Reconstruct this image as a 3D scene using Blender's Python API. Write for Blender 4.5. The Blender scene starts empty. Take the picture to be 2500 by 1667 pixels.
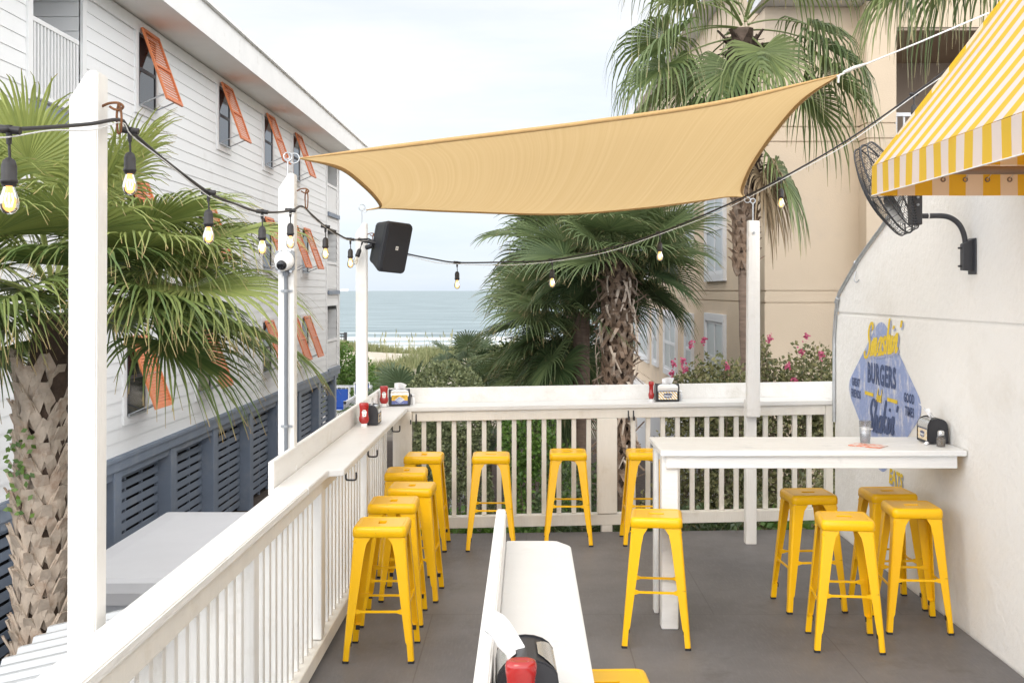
import bpy, bmesh, math, random
from mathutils import Vector, Matrix, noise
R = math.radians
random.seed(11)
C = bpy.context.collection
sc = bpy.context.scene

# ------------------------------------------------------------------ camera
F, CX, CY, H = 2750.0, 1285.0, 710.0, 2.1
cam_d = bpy.data.cameras.new('camera'); cam = bpy.data.objects.new('camera', cam_d); C.objects.link(cam)
cam.location = (0, 0, H); cam.rotation_euler = (R(90), 0, 0)
cam_d.sensor_width = 36; cam_d.sensor_fit = 'HORIZONTAL'; cam_d.lens = 36*F/2500
cam_d.shift_x = (1250-CX)/2500; cam_d.shift_y = -(833.5-CY)/2500
cam_d.clip_start = 0.05; cam_d.clip_end = 90000
sc.camera = cam

# ------------------------------------------------------------------ world, sun, exposure
SUN_EL, SUN_AZ = 38, 196      # azimuth clockwise from +Y, where the sun stands (behind the camera, slightly left)
w = bpy.data.worlds.new("World"); sc.world = w; w.use_nodes = True
nt = w.node_tree; nt.nodes.clear()
def N(nt, t, **kw):
    n = nt.nodes.new(t)
    for k, v in kw.items():
        if k.startswith('i_'): n.inputs[k[2:].replace('_', ' ')].default_value = v
        else: setattr(n, k, v)
    return n
out = N(nt, 'ShaderNodeOutputWorld')
sky = N(nt, 'ShaderNodeTexSky', sky_type='NISHITA', sun_disc=False, sun_elevation=R(SUN_EL), sun_rotation=R(SUN_AZ))
b1 = N(nt, 'ShaderNodeBackground'); b1.inputs['Strength'].default_value = 0.11
nt.links.new(sky.outputs[0], b1.inputs[0])
tc = N(nt, 'ShaderNodeTexCoord')
sep = N(nt, 'ShaderNodeSeparateXYZ'); nt.links.new(tc.outputs['Generated'], sep.inputs[0])
gr = N(nt, 'ShaderNodeValToRGB')   # the overcast layer: pale blue grey at the horizon, bright overhead
e = gr.color_ramp.elements
e[0].position = 0.0; e[0].color = (0.90, 0.99, 1.10, 1)
e[1].position = 1.0; e[1].color = (0.50, 0.495, 0.485, 1)
for p_, c_ in ((0.06, (0.98, 1.045, 1.13, 1)), (0.13, (1.07, 1.10, 1.15, 1)), (0.22, (1.12, 1.125, 1.14, 1)), (0.42, (0.92, 0.91, 0.895, 1))):
    x = gr.color_ramp.elements.new(p_); x.color = c_
nt.links.new(sep.outputs[2], gr.inputs[0])
mp = N(nt, 'ShaderNodeMapping'); mp.inputs['Scale'].default_value = (1.3, 1.3, 7.0)
nt.links.new(tc.outputs['Generated'], mp.inputs[0])
nz = N(nt, 'ShaderNodeTexNoise', i_Scale=2.2, i_Detail=7.0, i_Roughness=0.55); nt.links.new(mp.outputs[0], nz.inputs['Vector'])
rp = N(nt, 'ShaderNodeValToRGB'); rp.color_ramp.elements[0].position = 0.36; rp.color_ramp.elements[0].color = (0.90, 0.935, 0.985, 1)
rp.color_ramp.elements[1].position = 0.64; rp.color_ramp.elements[1].color = (1.10, 1.08, 1.05, 1)
nt.links.new(nz.outputs[0], rp.inputs[0])
mu = N(nt, 'ShaderNodeMixRGB', blend_type='MULTIPLY'); mu.inputs[0].default_value = 1
nt.links.new(gr.outputs[0], mu.inputs[1]); nt.links.new(rp.outputs[0], mu.inputs[2])
# added fill: sky boosted beside, above and behind the view to light the walls
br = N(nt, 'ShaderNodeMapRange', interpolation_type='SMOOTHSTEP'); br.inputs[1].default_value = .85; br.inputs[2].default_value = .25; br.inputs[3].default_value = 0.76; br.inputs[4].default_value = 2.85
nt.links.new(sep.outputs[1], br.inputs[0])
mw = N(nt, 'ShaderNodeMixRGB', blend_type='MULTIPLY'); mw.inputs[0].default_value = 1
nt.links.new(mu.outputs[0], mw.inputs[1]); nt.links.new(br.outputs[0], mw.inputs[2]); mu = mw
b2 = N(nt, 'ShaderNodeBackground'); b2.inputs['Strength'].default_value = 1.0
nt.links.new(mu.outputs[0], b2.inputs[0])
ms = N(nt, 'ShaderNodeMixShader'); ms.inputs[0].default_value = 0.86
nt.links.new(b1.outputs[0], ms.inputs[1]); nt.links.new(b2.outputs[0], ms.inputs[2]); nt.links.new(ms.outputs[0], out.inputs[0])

sun_d = bpy.data.lights.new('sun', 'SUN'); sun = bpy.data.objects.new('sun', sun_d); C.objects.link(sun)
sun_d.energy = 0.6; sun_d.angle = R(16); sun_d.color = (1.0, 0.90, 0.76)
_d = Vector((math.sin(R(SUN_AZ))*math.cos(R(SUN_EL)), math.cos(R(SUN_AZ))*math.cos(R(SUN_EL)), math.sin(R(SUN_EL))))
sun.rotation_euler = _d.to_track_quat('Z', 'Y').to_euler(); sun.location = (-4, -12, 12)
sc.view_settings.view_transform = 'Standard'; sc.view_settings.look = 'None'
sc.view_settings.exposure = 0.38; sc.view_settings.gamma = 1.0
sc.cycles.max_bounces = 6; sc.cycles.diffuse_bounces = 3; sc.cycles.glossy_bounces = 3
sc.cycles.transparent_max_bounces = 10; sc.cycles.transmission_bounces = 4
sc.cycles.use_denoising = True

def P(px, py, Y): return Vector(((px-CX)/F*Y, Y, H-(py-CY)/F*Y))

# ------------------------------------------------------------------ mesh builder
class MB:
    def __init__(s, M=None):
        s.v = []; s.f = []; s.sm = []; s.M = M; s.at = {}
    def _add(s, vs, fs, smooth=False):
        n = len(s.v)
        s.v += [tuple(s.M @ Vector(p)) if s.M is not None else tuple(p) for p in vs]
        s.f += [tuple(i+n for i in f) for f in fs]; s.sm += [smooth]*len(fs)
        return n
    def box(s, x0, x1, y0, y1, z0, z1):
        return s.hexa([(x0,y0,z0),(x1,y0,z0),(x1,y1,z0),(x0,y1,z0),(x0,y0,z1),(x1,y0,z1),(x1,y1,z1),(x0,y1,z1)])
    def hexa(s, p):
        s._add(p, [(0,3,2,1),(4,5,6,7),(0,1,5,4),(1,2,6,5),(2,3,7,6),(3,0,4,7)]); return s
    def quad(s, *p, smooth=False):
        s._add(p, [tuple(range(len(p)))], smooth); return s
    def prism(s, pts, a0, a1, axis='z', smooth=False):
        mk = {'z': lambda a, b, t: (a, b, t), 'y': lambda a, b, t: (a, t, b), 'x': lambda a, b, t: (t, a, b)}[axis]
        n = len(pts)
        v = [mk(a, b, a0) for a, b in pts] + [mk(a, b, a1) for a, b in pts]
        f = [(i, (i+1) % n, (i+1) % n+n, i+n) for i in range(n)]
        s._add(v, f, smooth); s._add(v, [tuple(range(n))[::-1], tuple(range(n, 2*n))]); return s
    def loops(s, L, closed=True, cap0=False, cap1=False, smooth=True):
        n = len(L[0]); v = [p for l in L for p in l]; f = []
        for i in range(len(L)-1):
            for j in range(n if closed else n-1):
                k = (j+1) % n
                f.append((i*n+j, i*n+k, (i+1)*n+k, (i+1)*n+j))
        s._add(v, f, smooth)
        if cap0: s._add(L[0], [tuple(range(n))[::-1]])
        if cap1: s._add(L[-1], [tuple(range(n))])
        return s
    def tube(s, pts, r, seg=8, cap=True, smooth=True):
        pts = [Vector(p) for p in pts]; n = len(pts); L = []; up = None
        for i, p in enumerate(pts):
            t = (pts[min(i+1, n-1)]-pts[max(i-1, 0)]).normalized()
            if up is None:
                up = Vector((0, 0, 1)) if abs(t.z) < .9 else Vector((1, 0, 0))
            a = t.cross(up).normalized(); b = a.cross(t).normalized(); up = b
            rr = r[i] if isinstance(r, (list, tuple)) else r
            L.append([p+(a*math.cos(q)+b*math.sin(q))*rr for q in [2*math.pi*k/seg for k in range(seg)]])
        return s.loops(L, True, cap, cap, smooth)
    def lathe(s, prof, c=(0,0,0), seg=16, sx=1, sy=1, smooth=True, cap=True):
        L = [[(c[0]+r*sx*math.cos(2*math.pi*k/seg), c[1]+r*sy*math.sin(2*math.pi*k/seg), c[2]+z) for k in range(seg)] for r, z in prof]
        return s.loops(L, True, cap, cap, smooth)
    def ball(s, c, r, seg=12, rings=8, sz=1):
        return s.lathe([(r*math.sin(math.pi*max(.03, min(.97, i/rings))), -r*sz*math.cos(math.pi*i/rings)) for i in range(rings+1)], c, seg)
    def build(s, name, mat, parent=None, bevel=0, seg=1, local=False, attrs=None, origin=None):
        me = bpy.data.meshes.new(name)
        off = Vector((0,0,0))
        if not local:
            q = parent
            while q is not None: off = off + q.location; q = q.parent
            if parent is None and origin is not None: off = Vector(origin)
        vs = [(p[0]-off.x, p[1]-off.y, p[2]-off.z) for p in s.v]
        me.from_pydata(vs, [], s.f)
        me.polygons.foreach_set('use_smooth', s.sm)
        if attrs:
            for k, arr in attrs.items():
                a = me.attributes.new(k, 'FLOAT', 'POINT'); a.data.foreach_set('value', arr)
        if bevel:
            bm = bmesh.new(); bm.from_mesh(me)
            bmesh.ops.remove_doubles(bm, verts=bm.verts, dist=1e-5)
            ed = [x for x in bm.edges if len(x.link_faces) == 2 and x.calc_face_angle(0) > R(35)]
            bmesh.ops.bevel(bm, geom=ed, offset=bevel, segments=seg, affect='EDGES', clamp_overlap=True)
            bmesh.ops.recalc_face_normals(bm, faces=bm.faces)
            bm.to_mesh(me); bm.free()
        me.update()
        o = bpy.data.objects.new(name, me); C.objects.link(o)
        for m_ in (mat if isinstance(mat, (list, tuple)) else [mat]): me.materials.append(m_)
        if parent is not None: o.parent = parent
        elif origin is not None: o.location = origin
        return o

def tag(o, label=None, cat=None, group=None, kind=None):
    if label: o['label'] = label
    if cat: o['category'] = cat
    if group: o['group'] = group
    if kind: o['kind'] = kind
    return o
def thing(name, label, cat, loc=(0,0,0), group=None):
    o = bpy.data.objects.new(name, None); C.objects.link(o); o.location = loc; o.empty_display_size = .2
    return tag(o, label, cat, group)
def copy_tree(o, parent=None):
    c = o.copy(); C.objects.link(c); c.parent = parent
    for ch in list(o.children): copy_tree(ch, c)
    return c
def catmull(pts, n=6):
    pts = [Vector(p) for p in pts]; q = [pts[0]*2-pts[1]]+pts+[pts[-1]*2-pts[-2]]; o = []
    for i in range(1, len(q)-2):
        a, b, c, d = q[i-1:i+3]
        for k in range(n):
            t = k/n
            o.append(.5*((2*b)+(c-a)*t+(2*a-5*b+4*c-d)*t*t+(3*b-a-3*c+d)*t**3))
    o.append(pts[-1]); return o

# ------------------------------------------------------------------ materials
def base_mat(name):
    m = bpy.data.materials.new(name); m.use_nodes = True; nt = m.node_tree
    return m, nt, nt.nodes['Principled BSDF'], nt.nodes['Material Output']
def pmat(name, col, rough=.5, var=.08, scale=4, bump=0, bscale=60, metal=0, coat=0, stretch=(1,1,1), dirt=None, dscale=2.5, dlo=.55, dhi=.75, spec=.5, detail=6):
    m, nt, p, o = base_mat(name)
    t = N(nt, 'ShaderNodeTexCoord'); mp = N(nt, 'ShaderNodeMapping'); mp.inputs['Scale'].default_value = stretch
    nt.links.new(t.outputs['Object'], mp.inputs[0])
    nz = N(nt, 'ShaderNodeTexNoise', i_Scale=scale, i_Detail=detail, i_Roughness=.6); nt.links.new(mp.outputs[0], nz.inputs['Vector'])
    r = N(nt, 'ShaderNodeValToRGB'); e = r.color_ramp.elements
    e[0].position = .3; e[1].position = .7
    e[0].color = (*[c*(1-var) for c in col], 1); e[1].color = (*[min(c*(1+var), .95) for c in col], 1)
    nt.links.new(nz.outputs[0], r.inputs[0]); colo = r.outputs[0]
    if dirt:
        n2 = N(nt, 'ShaderNodeTexNoise', i_Scale=dscale, i_Detail=8.0, i_Roughness=.68); nt.links.new(t.outputs['Object'], n2.inputs['Vector'])
        r2 = N(nt, 'ShaderNodeValToRGB'); r2.color_ramp.elements[0].position = dlo; r2.color_ramp.elements[1].position = dhi
        nt.links.new(n2.outputs[0], r2.inputs[0])
        mx = N(nt, 'ShaderNodeMixRGB'); mx.inputs[2].default_value = (*dirt, 1)
        nt.links.new(r2.outputs[0], mx.inputs[0]); nt.links.new(colo, mx.inputs[1]); colo = mx.outputs[0]
    nt.links.new(colo, p.inputs['Base Color'])
    p.inputs['Roughness'].default_value = rough; p.inputs['Metallic'].default_value = metal
    p.inputs['Specular IOR Level'].default_value = spec
    if coat: p.inputs['Coat Weight'].default_value = coat; p.inputs['Coat Roughness'].default_value = .15
    if bump:
        n3 = N(nt, 'ShaderNodeTexNoise', i_Scale=bscale, i_Detail=5.0, i_Roughness=.6); nt.links.new(mp.outputs[0], n3.inputs['Vector'])
        b = N(nt, 'ShaderNodeBump', i_Strength=bump, i_Distance=.01); nt.links.new(n3.outputs[0], b.inputs['Height'])
        nt.links.new(b.outputs[0], p.inputs['Normal'])
    return m
def leaf_mat(name, c1, c2, tip, trans=.22, rough=.42):
    m, nt, p, o = base_mat(name)
    a = N(nt, 'ShaderNodeAttribute', attribute_name='tint'); b = N(nt, 'ShaderNodeAttribute', attribute_name='tip')
    mx = N(nt, 'ShaderNodeMixRGB'); mx.inputs[1].default_value = (*c1, 1); mx.inputs[2].default_value = (*c2, 1)
    nt.links.new(a.outputs['Fac'], mx.inputs[0])
    r = N(nt, 'ShaderNodeValToRGB'); r.color_ramp.elements[0].position = .88; r.color_ramp.elements[1].position = 1.0
    nt.links.new(b.outputs['Fac'], r.inputs[0])
    m2 = N(nt, 'ShaderNodeMixRGB'); m2.inputs[2].default_value = (*tip, 1)
    nt.links.new(r.outputs[0], m2.inputs[0]); nt.links.new(mx.outputs[0], m2.inputs[1])
    nt.links.new(m2.outputs[0], p.inputs['Base Color']); p.inputs['Roughness'].default_value = rough
    tr = N(nt, 'ShaderNodeBsdfTranslucent'); nt.links.new(m2.outputs[0], tr.inputs[0])
    ms = N(nt, 'ShaderNodeMixShader'); ms.inputs[0].default_value = trans
    nt.links.new(p.outputs[0], ms.inputs[1]); nt.links.new(tr.outputs[0], ms.inputs[2]); nt.links.new(ms.outputs[0], o.inputs[0])
    return m

M = {}
M['white'] = pmat('white paint', (.79,.775,.745), .5, .05, 4, .35, 22, stretch=(3,.4,3), dirt=(.62,.585,.52), dscale=3.5, dlo=.54, dhi=.82)
M['whitew'] = pmat('white paint worn', (.72,.71,.69), .42, .03, 3, .2, 22, stretch=(1,1,1), dirt=(.62,.60,.56), dscale=4.5, dlo=.60, dhi=.85)
M['cream'] = pmat('cream paint', (.79,.755,.69), .52, .04, 4, .3, 22, stretch=(3,3,.5), dirt=(.62,.56,.47), dscale=4, dlo=.56, dhi=.84)
M['tablew'] = pmat('table paint', (.80,.80,.79), .4, .04, 4, .25, 14, stretch=(1,8,8), dirt=(.60,.61,.61), dscale=5, dlo=.58, dhi=.8)
M['yellow'] = pmat('yellow enamel', (.90,.50,.003), .34, .03, 5, 0, coat=.2, spec=.32, dirt=(.34,.17,.02), dscale=13, dlo=.655, dhi=.72)
M['rubber'] = pmat('black rubber', (.018,.018,.02), .6, .1, 20)
M['fanblack'] = pmat('fan black with haze', (.045,.047,.054), .45, .1, 20)  # black fan, greyed in its colour as if seen through haze
M['whitev'] = pmat('white paint upright', (.79,.775,.745), .5, .05, 4, .35, 22, stretch=(3,3,.35), dirt=(.62,.585,.52), dscale=3.2, dlo=.54, dhi=.82)
M['black'] = pmat('black plastic', (.022,.022,.026), .42, .1, 20, .1, 200)
M['speaker'] = pmat('speaker plastic', (.030,.032,.040), .5, .08, 30, .25, 260)
M['grille'] = pmat('speaker grille', (.018,.019,.025), .6, .15, 300, .6, 500)
M['silver'] = pmat('brushed steel', (.72,.72,.72), .28, .05, 30, metal=1)
M['chrome'] = pmat('plastic chrome', (.66,.655,.64), .25, .05, 8, metal=.7)
M['galv'] = pmat('galvanised steel', (.52,.54,.56), .42, .12, 18, metal=.8)
M['rust'] = pmat('rusty steel', (.20,.085,.035), .75, .35, 40, .4, 120, metal=.3)
M['grey_pipe'] = pmat('grey conduit', (.155,.17,.19), .55, .06, 10, .1, 90)
M['grey_box'] = pmat('grey box', (.30,.32,.345), .5, .06, 20)
M['camwhite'] = pmat('white plastic', (.82,.82,.81), .3, .01, 10)
M['glassblk'] = pmat('dark lens', (.012,.013,.016), .08, .05, 10)
M['orange'] = pmat('coral shutter paint', (.62,.185,.065), .5, .08, 5, .1, 40, dirt=(.66,.255,.13), dscale=1.3, dlo=.5, dhi=.8)
M['siding'] = pmat('white siding', (.79,.79,.785), .55, .025, .9, .12, 40, stretch=(1,.3,3), dirt=(.62,.61,.59), dscale=.9, dlo=.60, dhi=.86)
M['sidetrim'] = pmat('white trim', (.78,.775,.765), .55, .03, 2)
M['soffit'] = pmat('soffit', (.80,.785,.755), .6, .03, 2)
M['fascia'] = pmat('roof fascia', (.76,.75,.73), .55, .04, 2, dirt=(.42,.38,.31), dscale=1.6, dlo=.62, dhi=.8)
M['blue'] = pmat('slate blue paint', (.19,.225,.285), .55, .07, 2, .15, 40, dirt=(.27,.29,.325), dscale=1.6, dlo=.52, dhi=.78)
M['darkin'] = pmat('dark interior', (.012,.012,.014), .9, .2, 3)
M['pane'] = pmat('window glass', (.02,.026,.032), .06, .2, 1)
M['winframe'] = pmat('window frame', (.10,.10,.11), .5, .1, 6)
M['beige'] = pmat('beige stucco', (.575,.465,.345), .85, .04, .8, .35, 55, dirt=(.47,.40,.33), dscale=.5, dlo=.5, dhi=.8)
M['beigetrim'] = pmat('pale trim', (.60,.61,.635), .6, .03, 2)
M['curtain'] = pmat('window blind', (.33,.37,.40), .35, .12, 1.2)
M['balc'] = pmat('balcony interior', (.30,.235,.18), .85, .05, 2)
M['stucco'] = pmat('white stucco', (.84,.825,.795), .85, .025, 1.2, .7, 20, dirt=(.72,.69,.635), dscale=1.3, dlo=.52, dhi=.84)
def mat_deck():
    m, nt, p, o = base_mat('deck paint'); t = N(nt, 'ShaderNodeTexCoord')
    def noi(sc, st, det=7., ro=.62):
        k = N(nt, 'ShaderNodeMapping'); k.inputs['Scale'].default_value = st; nt.links.new(t.outputs['Object'], k.inputs[0])
        q = N(nt, 'ShaderNodeTexNoise', i_Scale=sc, i_Detail=det, i_Roughness=ro); nt.links.new(k.outputs[0], q.inputs['Vector']); return q.outputs[0]
    def ramp(src, a, b, ca, cb):
        r = N(nt, 'ShaderNodeValToRGB'); r.color_ramp.elements[0].position = a; r.color_ramp.elements[1].position = b
        r.color_ramp.elements[0].color = (*ca, 1); r.color_ramp.elements[1].color = (*cb, 1); nt.links.new(src, r.inputs[0]); return r.outputs[0]
    def mix(f, a, b):
        x = N(nt, 'ShaderNodeMixRGB'); nt.links.new(f, x.inputs[0]); nt.links.new(a, x.inputs[1])
        if isinstance(b, tuple): x.inputs[2].default_value = (*b, 1)
        else: nt.links.new(b, x.inputs[2])
        return x.outputs[0]
    c = ramp(noi(1.1, (1, .8, 1)), .36, .66, (.114, .109, .112), (.162, .157, .161))
    c = mix(ramp(noi(26, (3, .35, 1), 5.), .50, .72, (0, 0, 0), (.45, .45, .45)), c, (.185, .178, .180))      # roller streaks and wear
    c = mix(ramp(noi(2.3, (1, 1, 1), 9., .72), .56, .70, (0, 0, 0), (.75, .75, .75)), c, (.088, .082, .081))   # dark spills and footfall
    c = mix(ramp(noi(60, (1, 1, 1), 3.), .735, .76, (0, 0, 0), (.8, .8, .8)), c, (.26, .25, .245))           # chips
    br = N(nt, 'ShaderNodeTexBrick', offset=.5); br.inputs['Color1'].default_value = (0,0,0,1); br.inputs['Color2'].default_value = (0,0,0,1); br.inputs['Mortar'].default_value = (1,1,1,1)
    br.inputs['Scale'].default_value = 1; br.inputs['Mortar Size'].default_value = .0045; br.inputs['Brick Width'].default_value = 1.22; br.inputs['Row Height'].default_value = 2.44; br.inputs['Mortar Smooth'].default_value = .4
    nt.links.new(t.outputs['Object'], br.inputs['Vector'])
    sm = N(nt, 'ShaderNodeMath', operation='MULTIPLY'); sm.inputs[1].default_value = .45; nt.links.new(br.outputs['Color'], sm.inputs[0])
    c = mix(sm.outputs[0], c, (.052, .047, .045))                                                             # sheet joints
    nt.links.new(c, p.inputs['Base Color'])
    rr_ = N(nt, 'ShaderNodeMapRange'); rr_.inputs[3].default_value = .40; rr_.inputs[4].default_value = .68; nt.links.new(noi(3.0, (1,1,1)), rr_.inputs[0]); nt.links.new(rr_.outputs[0], p.inputs['Roughness'])
    b = N(nt, 'ShaderNodeBump', i_Strength=.25, i_Distance=.006); nt.links.new(noi(40, (2, .5, 1)), b.inputs['Height']); nt.links.new(b.outputs[0], p.inputs['Normal'])
    return m
M['deck'] = mat_deck()
M['vinyl'] = pmat('pale vinyl', (.66,.655,.67), .5, .025, 1.5, .08, 8)
M['panelgrey'] = pmat('pale grey panel', (.55,.56,.59), .5, .04, 2)
M['metalroof'] = pmat('white metal roof', (.50,.515,.53), .4, .04, 3, dirt=(.5,.51,.5), dscale=2)
M['mulch'] = pmat('mulch', (.060,.043,.034), .95, .5, 18, 1.0, 60, dirt=(.11,.085,.066), dscale=4)
M['boot'] = pmat('palm boots', (.51,.425,.345), .85, .28, 9, .6, 40, stretch=(1,1,.4), dirt=(.33,.215,.145), dscale=5, dlo=.5, dhi=.72)
M['bootg'] = pmat('palm boots dark', (.20,.135,.092), .9, .35, 9, .6, 40, dirt=(.32,.26,.21), dscale=6, dlo=.5, dhi=.7)
M['bark'] = pmat('palm bark', (.175,.125,.095), .9, .3, 5, .8, 25, stretch=(1,1,5))
M['barkd'] = pmat('fibrous bark', (.075,.050,.036), .95, .4, 8, .8, 40)
M['palm'] = leaf_mat('palm leaf', (.080,.140,.040), (.35,.39,.115), (.42,.29,.14), rough=.5)
M['palmd'] = leaf_mat('palm leaf dark', (.048,.092,.036), (.22,.275,.115), (.30,.215,.105), rough=.5)
M['palmw'] = leaf_mat('palm leaf fan', (.075,.125,.045), (.25,.295,.105), (.45,.36,.20), rough=.5)
M['palmdead'] = leaf_mat('dead palm leaf', (.28,.20,.12), (.42,.33,.21), (.45,.36,.25), .15, .8)
M['palmeto'] = leaf_mat('palmetto leaf', (.060,.110,.052), (.150,.205,.105), (.34,.28,.15), rough=.5)
M['hedge'] = leaf_mat('hedge leaf', (.085,.115,.050), (.36,.39,.20), (.3,.3,.12), .2, .45)
M['shrubd'] = leaf_mat('shrub leaf', (.035,.062,.022), (.105,.150,.050), (.1,.1,.03), .2, .4)
M['shrubl'] = leaf_mat('bright leaf', (.055,.125,.020), (.16,.27,.05), (.1,.1,.03), .25, .45)
M['myrtle'] = leaf_mat('myrtle leaf', (.060,.078,.030), (.27,.25,.11), (.1,.1,.03), .22, .5)
M['flower'] = leaf_mat('pink flower', (.40,.045,.12), (.52,.13,.22), (.7,.1,.2), .3, .6)
M['twig'] = pmat('twig', (.17,.12,.09), .9, .2, 10)
M['dgrass'] = leaf_mat('dune grass', (.125,.165,.060), (.31,.31,.15), (.45,.36,.20), .25, .6)
M['red'] = pmat('ketchup red', (.36,.012,.011), .22, .06, 12, coat=.4)
M['capw'] = pmat('white cap', (.80,.80,.80), .35, .02, 10)
M['paper'] = pmat('white paper', (.86,.86,.87), .8, .02, 8)
M['navy'] = pmat('navy print', (.055,.065,.145), .6, .08, 12)
M['lblwhite'] = pmat('label white', (.82,.82,.80), .5, .02, 10)
M['lblyellow'] = pmat('label yellow', (.70,.42,.05), .5, .04, 10)
M['lblblue'] = pmat('label blue', (.115,.145,.36), .5, .05, 10)
M['pepper'] = pmat('ground pepper', (.16,.125,.09), .8, .5, 200)
M['chairblue'] = pmat('blue sling', (.012,.085,.42), .6, .06, 10)
M['iron'] = pmat('black iron', (.02,.02,.022), .5, .1, 10)
M['menu'] = pmat('menu card', (.78,.20,.08), .4, .12, 14, dirt=(.80,.70,.66), dscale=14, dlo=.45, dhi=.55)
M['cablew'] = pmat('white cord', (.72,.72,.71), .6, .03, 20)
M['socket'] = pmat('socket rubber', (.022,.020,.021), .5, .1, 20)
M['tanhem'] = pmat('sail hem', (.49,.31,.13), .8, .08, 30)
M['concrete'] = pmat('pool deck', (.45,.43,.40), .8, .08, 2)
M['warmlit_pipe'] = pmat('awning frame', (.30,.22,.17), .5, .08, 8)  # frame pipes browned in the colour for the warm light below the awning

def mat_emit(name, col, s):
    m, nt, p, o = base_mat(name)
    p.inputs['Emission Color'].default_value = (*col, 1); p.inputs['Emission Strength'].default_value = s
    p.inputs['Base Color'].default_value = (*col, 1); return m
M['filament'] = mat_emit('lit filament', (1.0, .62, .26), 9)
M['filoff'] = pmat('cold filament', (.55,.42,.25), .5, .05, 10)
def mat_glass(name, tint, gloss=.12, rough=.03):
    m, nt, p, o = base_mat(name); nt.nodes.remove(p)
    t = N(nt, 'ShaderNodeBsdfTransparent'); t.inputs[0].default_value = (*tint, 1)
    g = N(nt, 'ShaderNodeBsdfGlossy'); g.inputs['Roughness'].default_value = rough
    fr = N(nt, 'ShaderNodeLayerWeight'); fr.inputs['Blend'].default_value = .35
    mu = N(nt, 'ShaderNodeMath', operation='MULTIPLY_ADD'); mu.inputs[1].default_value = .5; mu.inputs[2].default_value = gloss*.4
    nt.links.new(fr.outputs['Fresnel'], mu.inputs[0])
    x = N(nt, 'ShaderNodeMixShader'); nt.links.new(mu.outputs[0], x.inputs[0])
    nt.links.new(t.outputs[0], x.inputs[1]); nt.links.new(g.outputs[0], x.inputs[2]); nt.links.new(x.outputs[0], o.inputs[0])
    return m
def mat_bulbglow(name):
    # frosted-warm glass envelope of a lit lamp: it does give off light
    m, nt, p, o = base_mat(name); nt.nodes.remove(p)
    t = N(nt, 'ShaderNodeBsdfTransparent'); t.inputs[0].default_value = (1, .95, .84, 1)
    em = N(nt, 'ShaderNodeEmission'); em.inputs[0].default_value = (1, .50, .15, 1); em.inputs[1].default_value = 2.0
    g = N(nt, 'ShaderNodeBsdfGlossy'); g.inputs['Roughness'].default_value = .05
    a = N(nt, 'ShaderNodeMixShader'); a.inputs[0].default_value = .55
    nt.links.new(t.outputs[0], a.inputs[1]); nt.links.new(em.outputs[0], a.inputs[2])
    fr = N(nt, 'ShaderNodeLayerWeight'); fr.inputs['Blend'].default_value = .3
    b = N(nt, 'ShaderNodeMixShader'); nt.links.new(fr.outputs['Fresnel'], b.inputs[0])
    nt.links.new(a.outputs[0], b.inputs[1]); nt.links.new(g.outputs[0], b.inputs[2]); nt.links.new(b.outputs[0], o.inputs[0])
    return m
M['bulb'] = mat_bulbglow('lit bulb glass'); M['bulboff'] = mat_glass('clear bulb glass', (.93,.90,.84))
M['glass'] = mat_glass('drinking glass', (.95,.96,.98), .3, .25)
def mat_water(name):
    m, nt, p, o = base_mat(name)
    p.inputs['Base Color'].default_value = (.90,.92,.95,1); p.inputs['Roughness'].default_value = .2
    t = N(nt, 'ShaderNodeBsdfTransparent'); x = N(nt, 'ShaderNodeMixShader'); x.inputs[0].default_value = .5
    nt.links.new(t.outputs[0], x.inputs[1]); nt.links.new(p.outputs[0], x.inputs[2]); nt.links.new(x.outputs[0], o.inputs[0]); return m
M['watercup'] = mat_water('iced water')

def mat_fabric_stripe():
    m, nt, p, o = base_mat('awning stripes')
    a = N(nt, 'ShaderNodeAttribute', attribute_name='su')
    d = N(nt, 'ShaderNodeMath', operation='DIVIDE'); d.inputs[1].default_value = .182; nt.links.new(a.outputs['Fac'], d.inputs[0])
    fr = N(nt, 'ShaderNodeMath', operation='FRACT'); nt.links.new(d.outputs[0], fr.inputs[0])
    gt = N(nt, 'ShaderNodeMath', operation='GREATER_THAN'); gt.inputs[1].default_value = .5; nt.links.new(fr.outputs[0], gt.inputs[0])
    mx = N(nt, 'ShaderNodeMixRGB'); mx.inputs[1].default_value = (.88,.87,.85,1); mx.inputs[2].default_value = (.88,.65,.07,1)
    nt.links.new(gt.outputs[0], mx.inputs[0])
    t = N(nt, 'ShaderNodeTexCoord'); nz = N(nt, 'ShaderNodeTexNoise', i_Scale=3.0, i_Detail=6.0); nt.links.new(t.outputs['Object'], nz.inputs['Vector'])
    r = N(nt, 'ShaderNodeValToRGB'); r.color_ramp.elements[0].color = (.90,.89,.87,1); r.color_ramp.elements[1].color = (1,1,1,1)
    nt.links.new(nz.outputs[0], r.inputs[0])
    mu = N(nt, 'ShaderNodeMixRGB', blend_type='MULTIPLY'); mu.inputs[0].default_value = 1
    nt.links.new(mx.outputs[0], mu.inputs[1]); nt.links.new(r.outputs[0], mu.inputs[2])
    nt.links.new(mu.outputs[0], p.inputs['Base Color']); p.inputs['Roughness'].default_value = .8
    tr = N(nt, 'ShaderNodeBsdfTranslucent')
    wm = N(nt, 'ShaderNodeMixRGB', blend_type='MULTIPLY'); wm.inputs[0].default_value = 1; wm.inputs[2].default_value = (1, .58, .28, 1)
    nt.links.new(mu.outputs[0], wm.inputs[1]); nt.links.new(wm.outputs[0], tr.inputs[0])
    ms = N(nt, 'ShaderNodeMixShader'); ms.inputs[0].default_value = .45
    nt.links.new(p.outputs[0], ms.inputs[1]); nt.links.new(tr.outputs[0], ms.inputs[2]); nt.links.new(ms.outputs[0], o.inputs[0])
    return m
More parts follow.
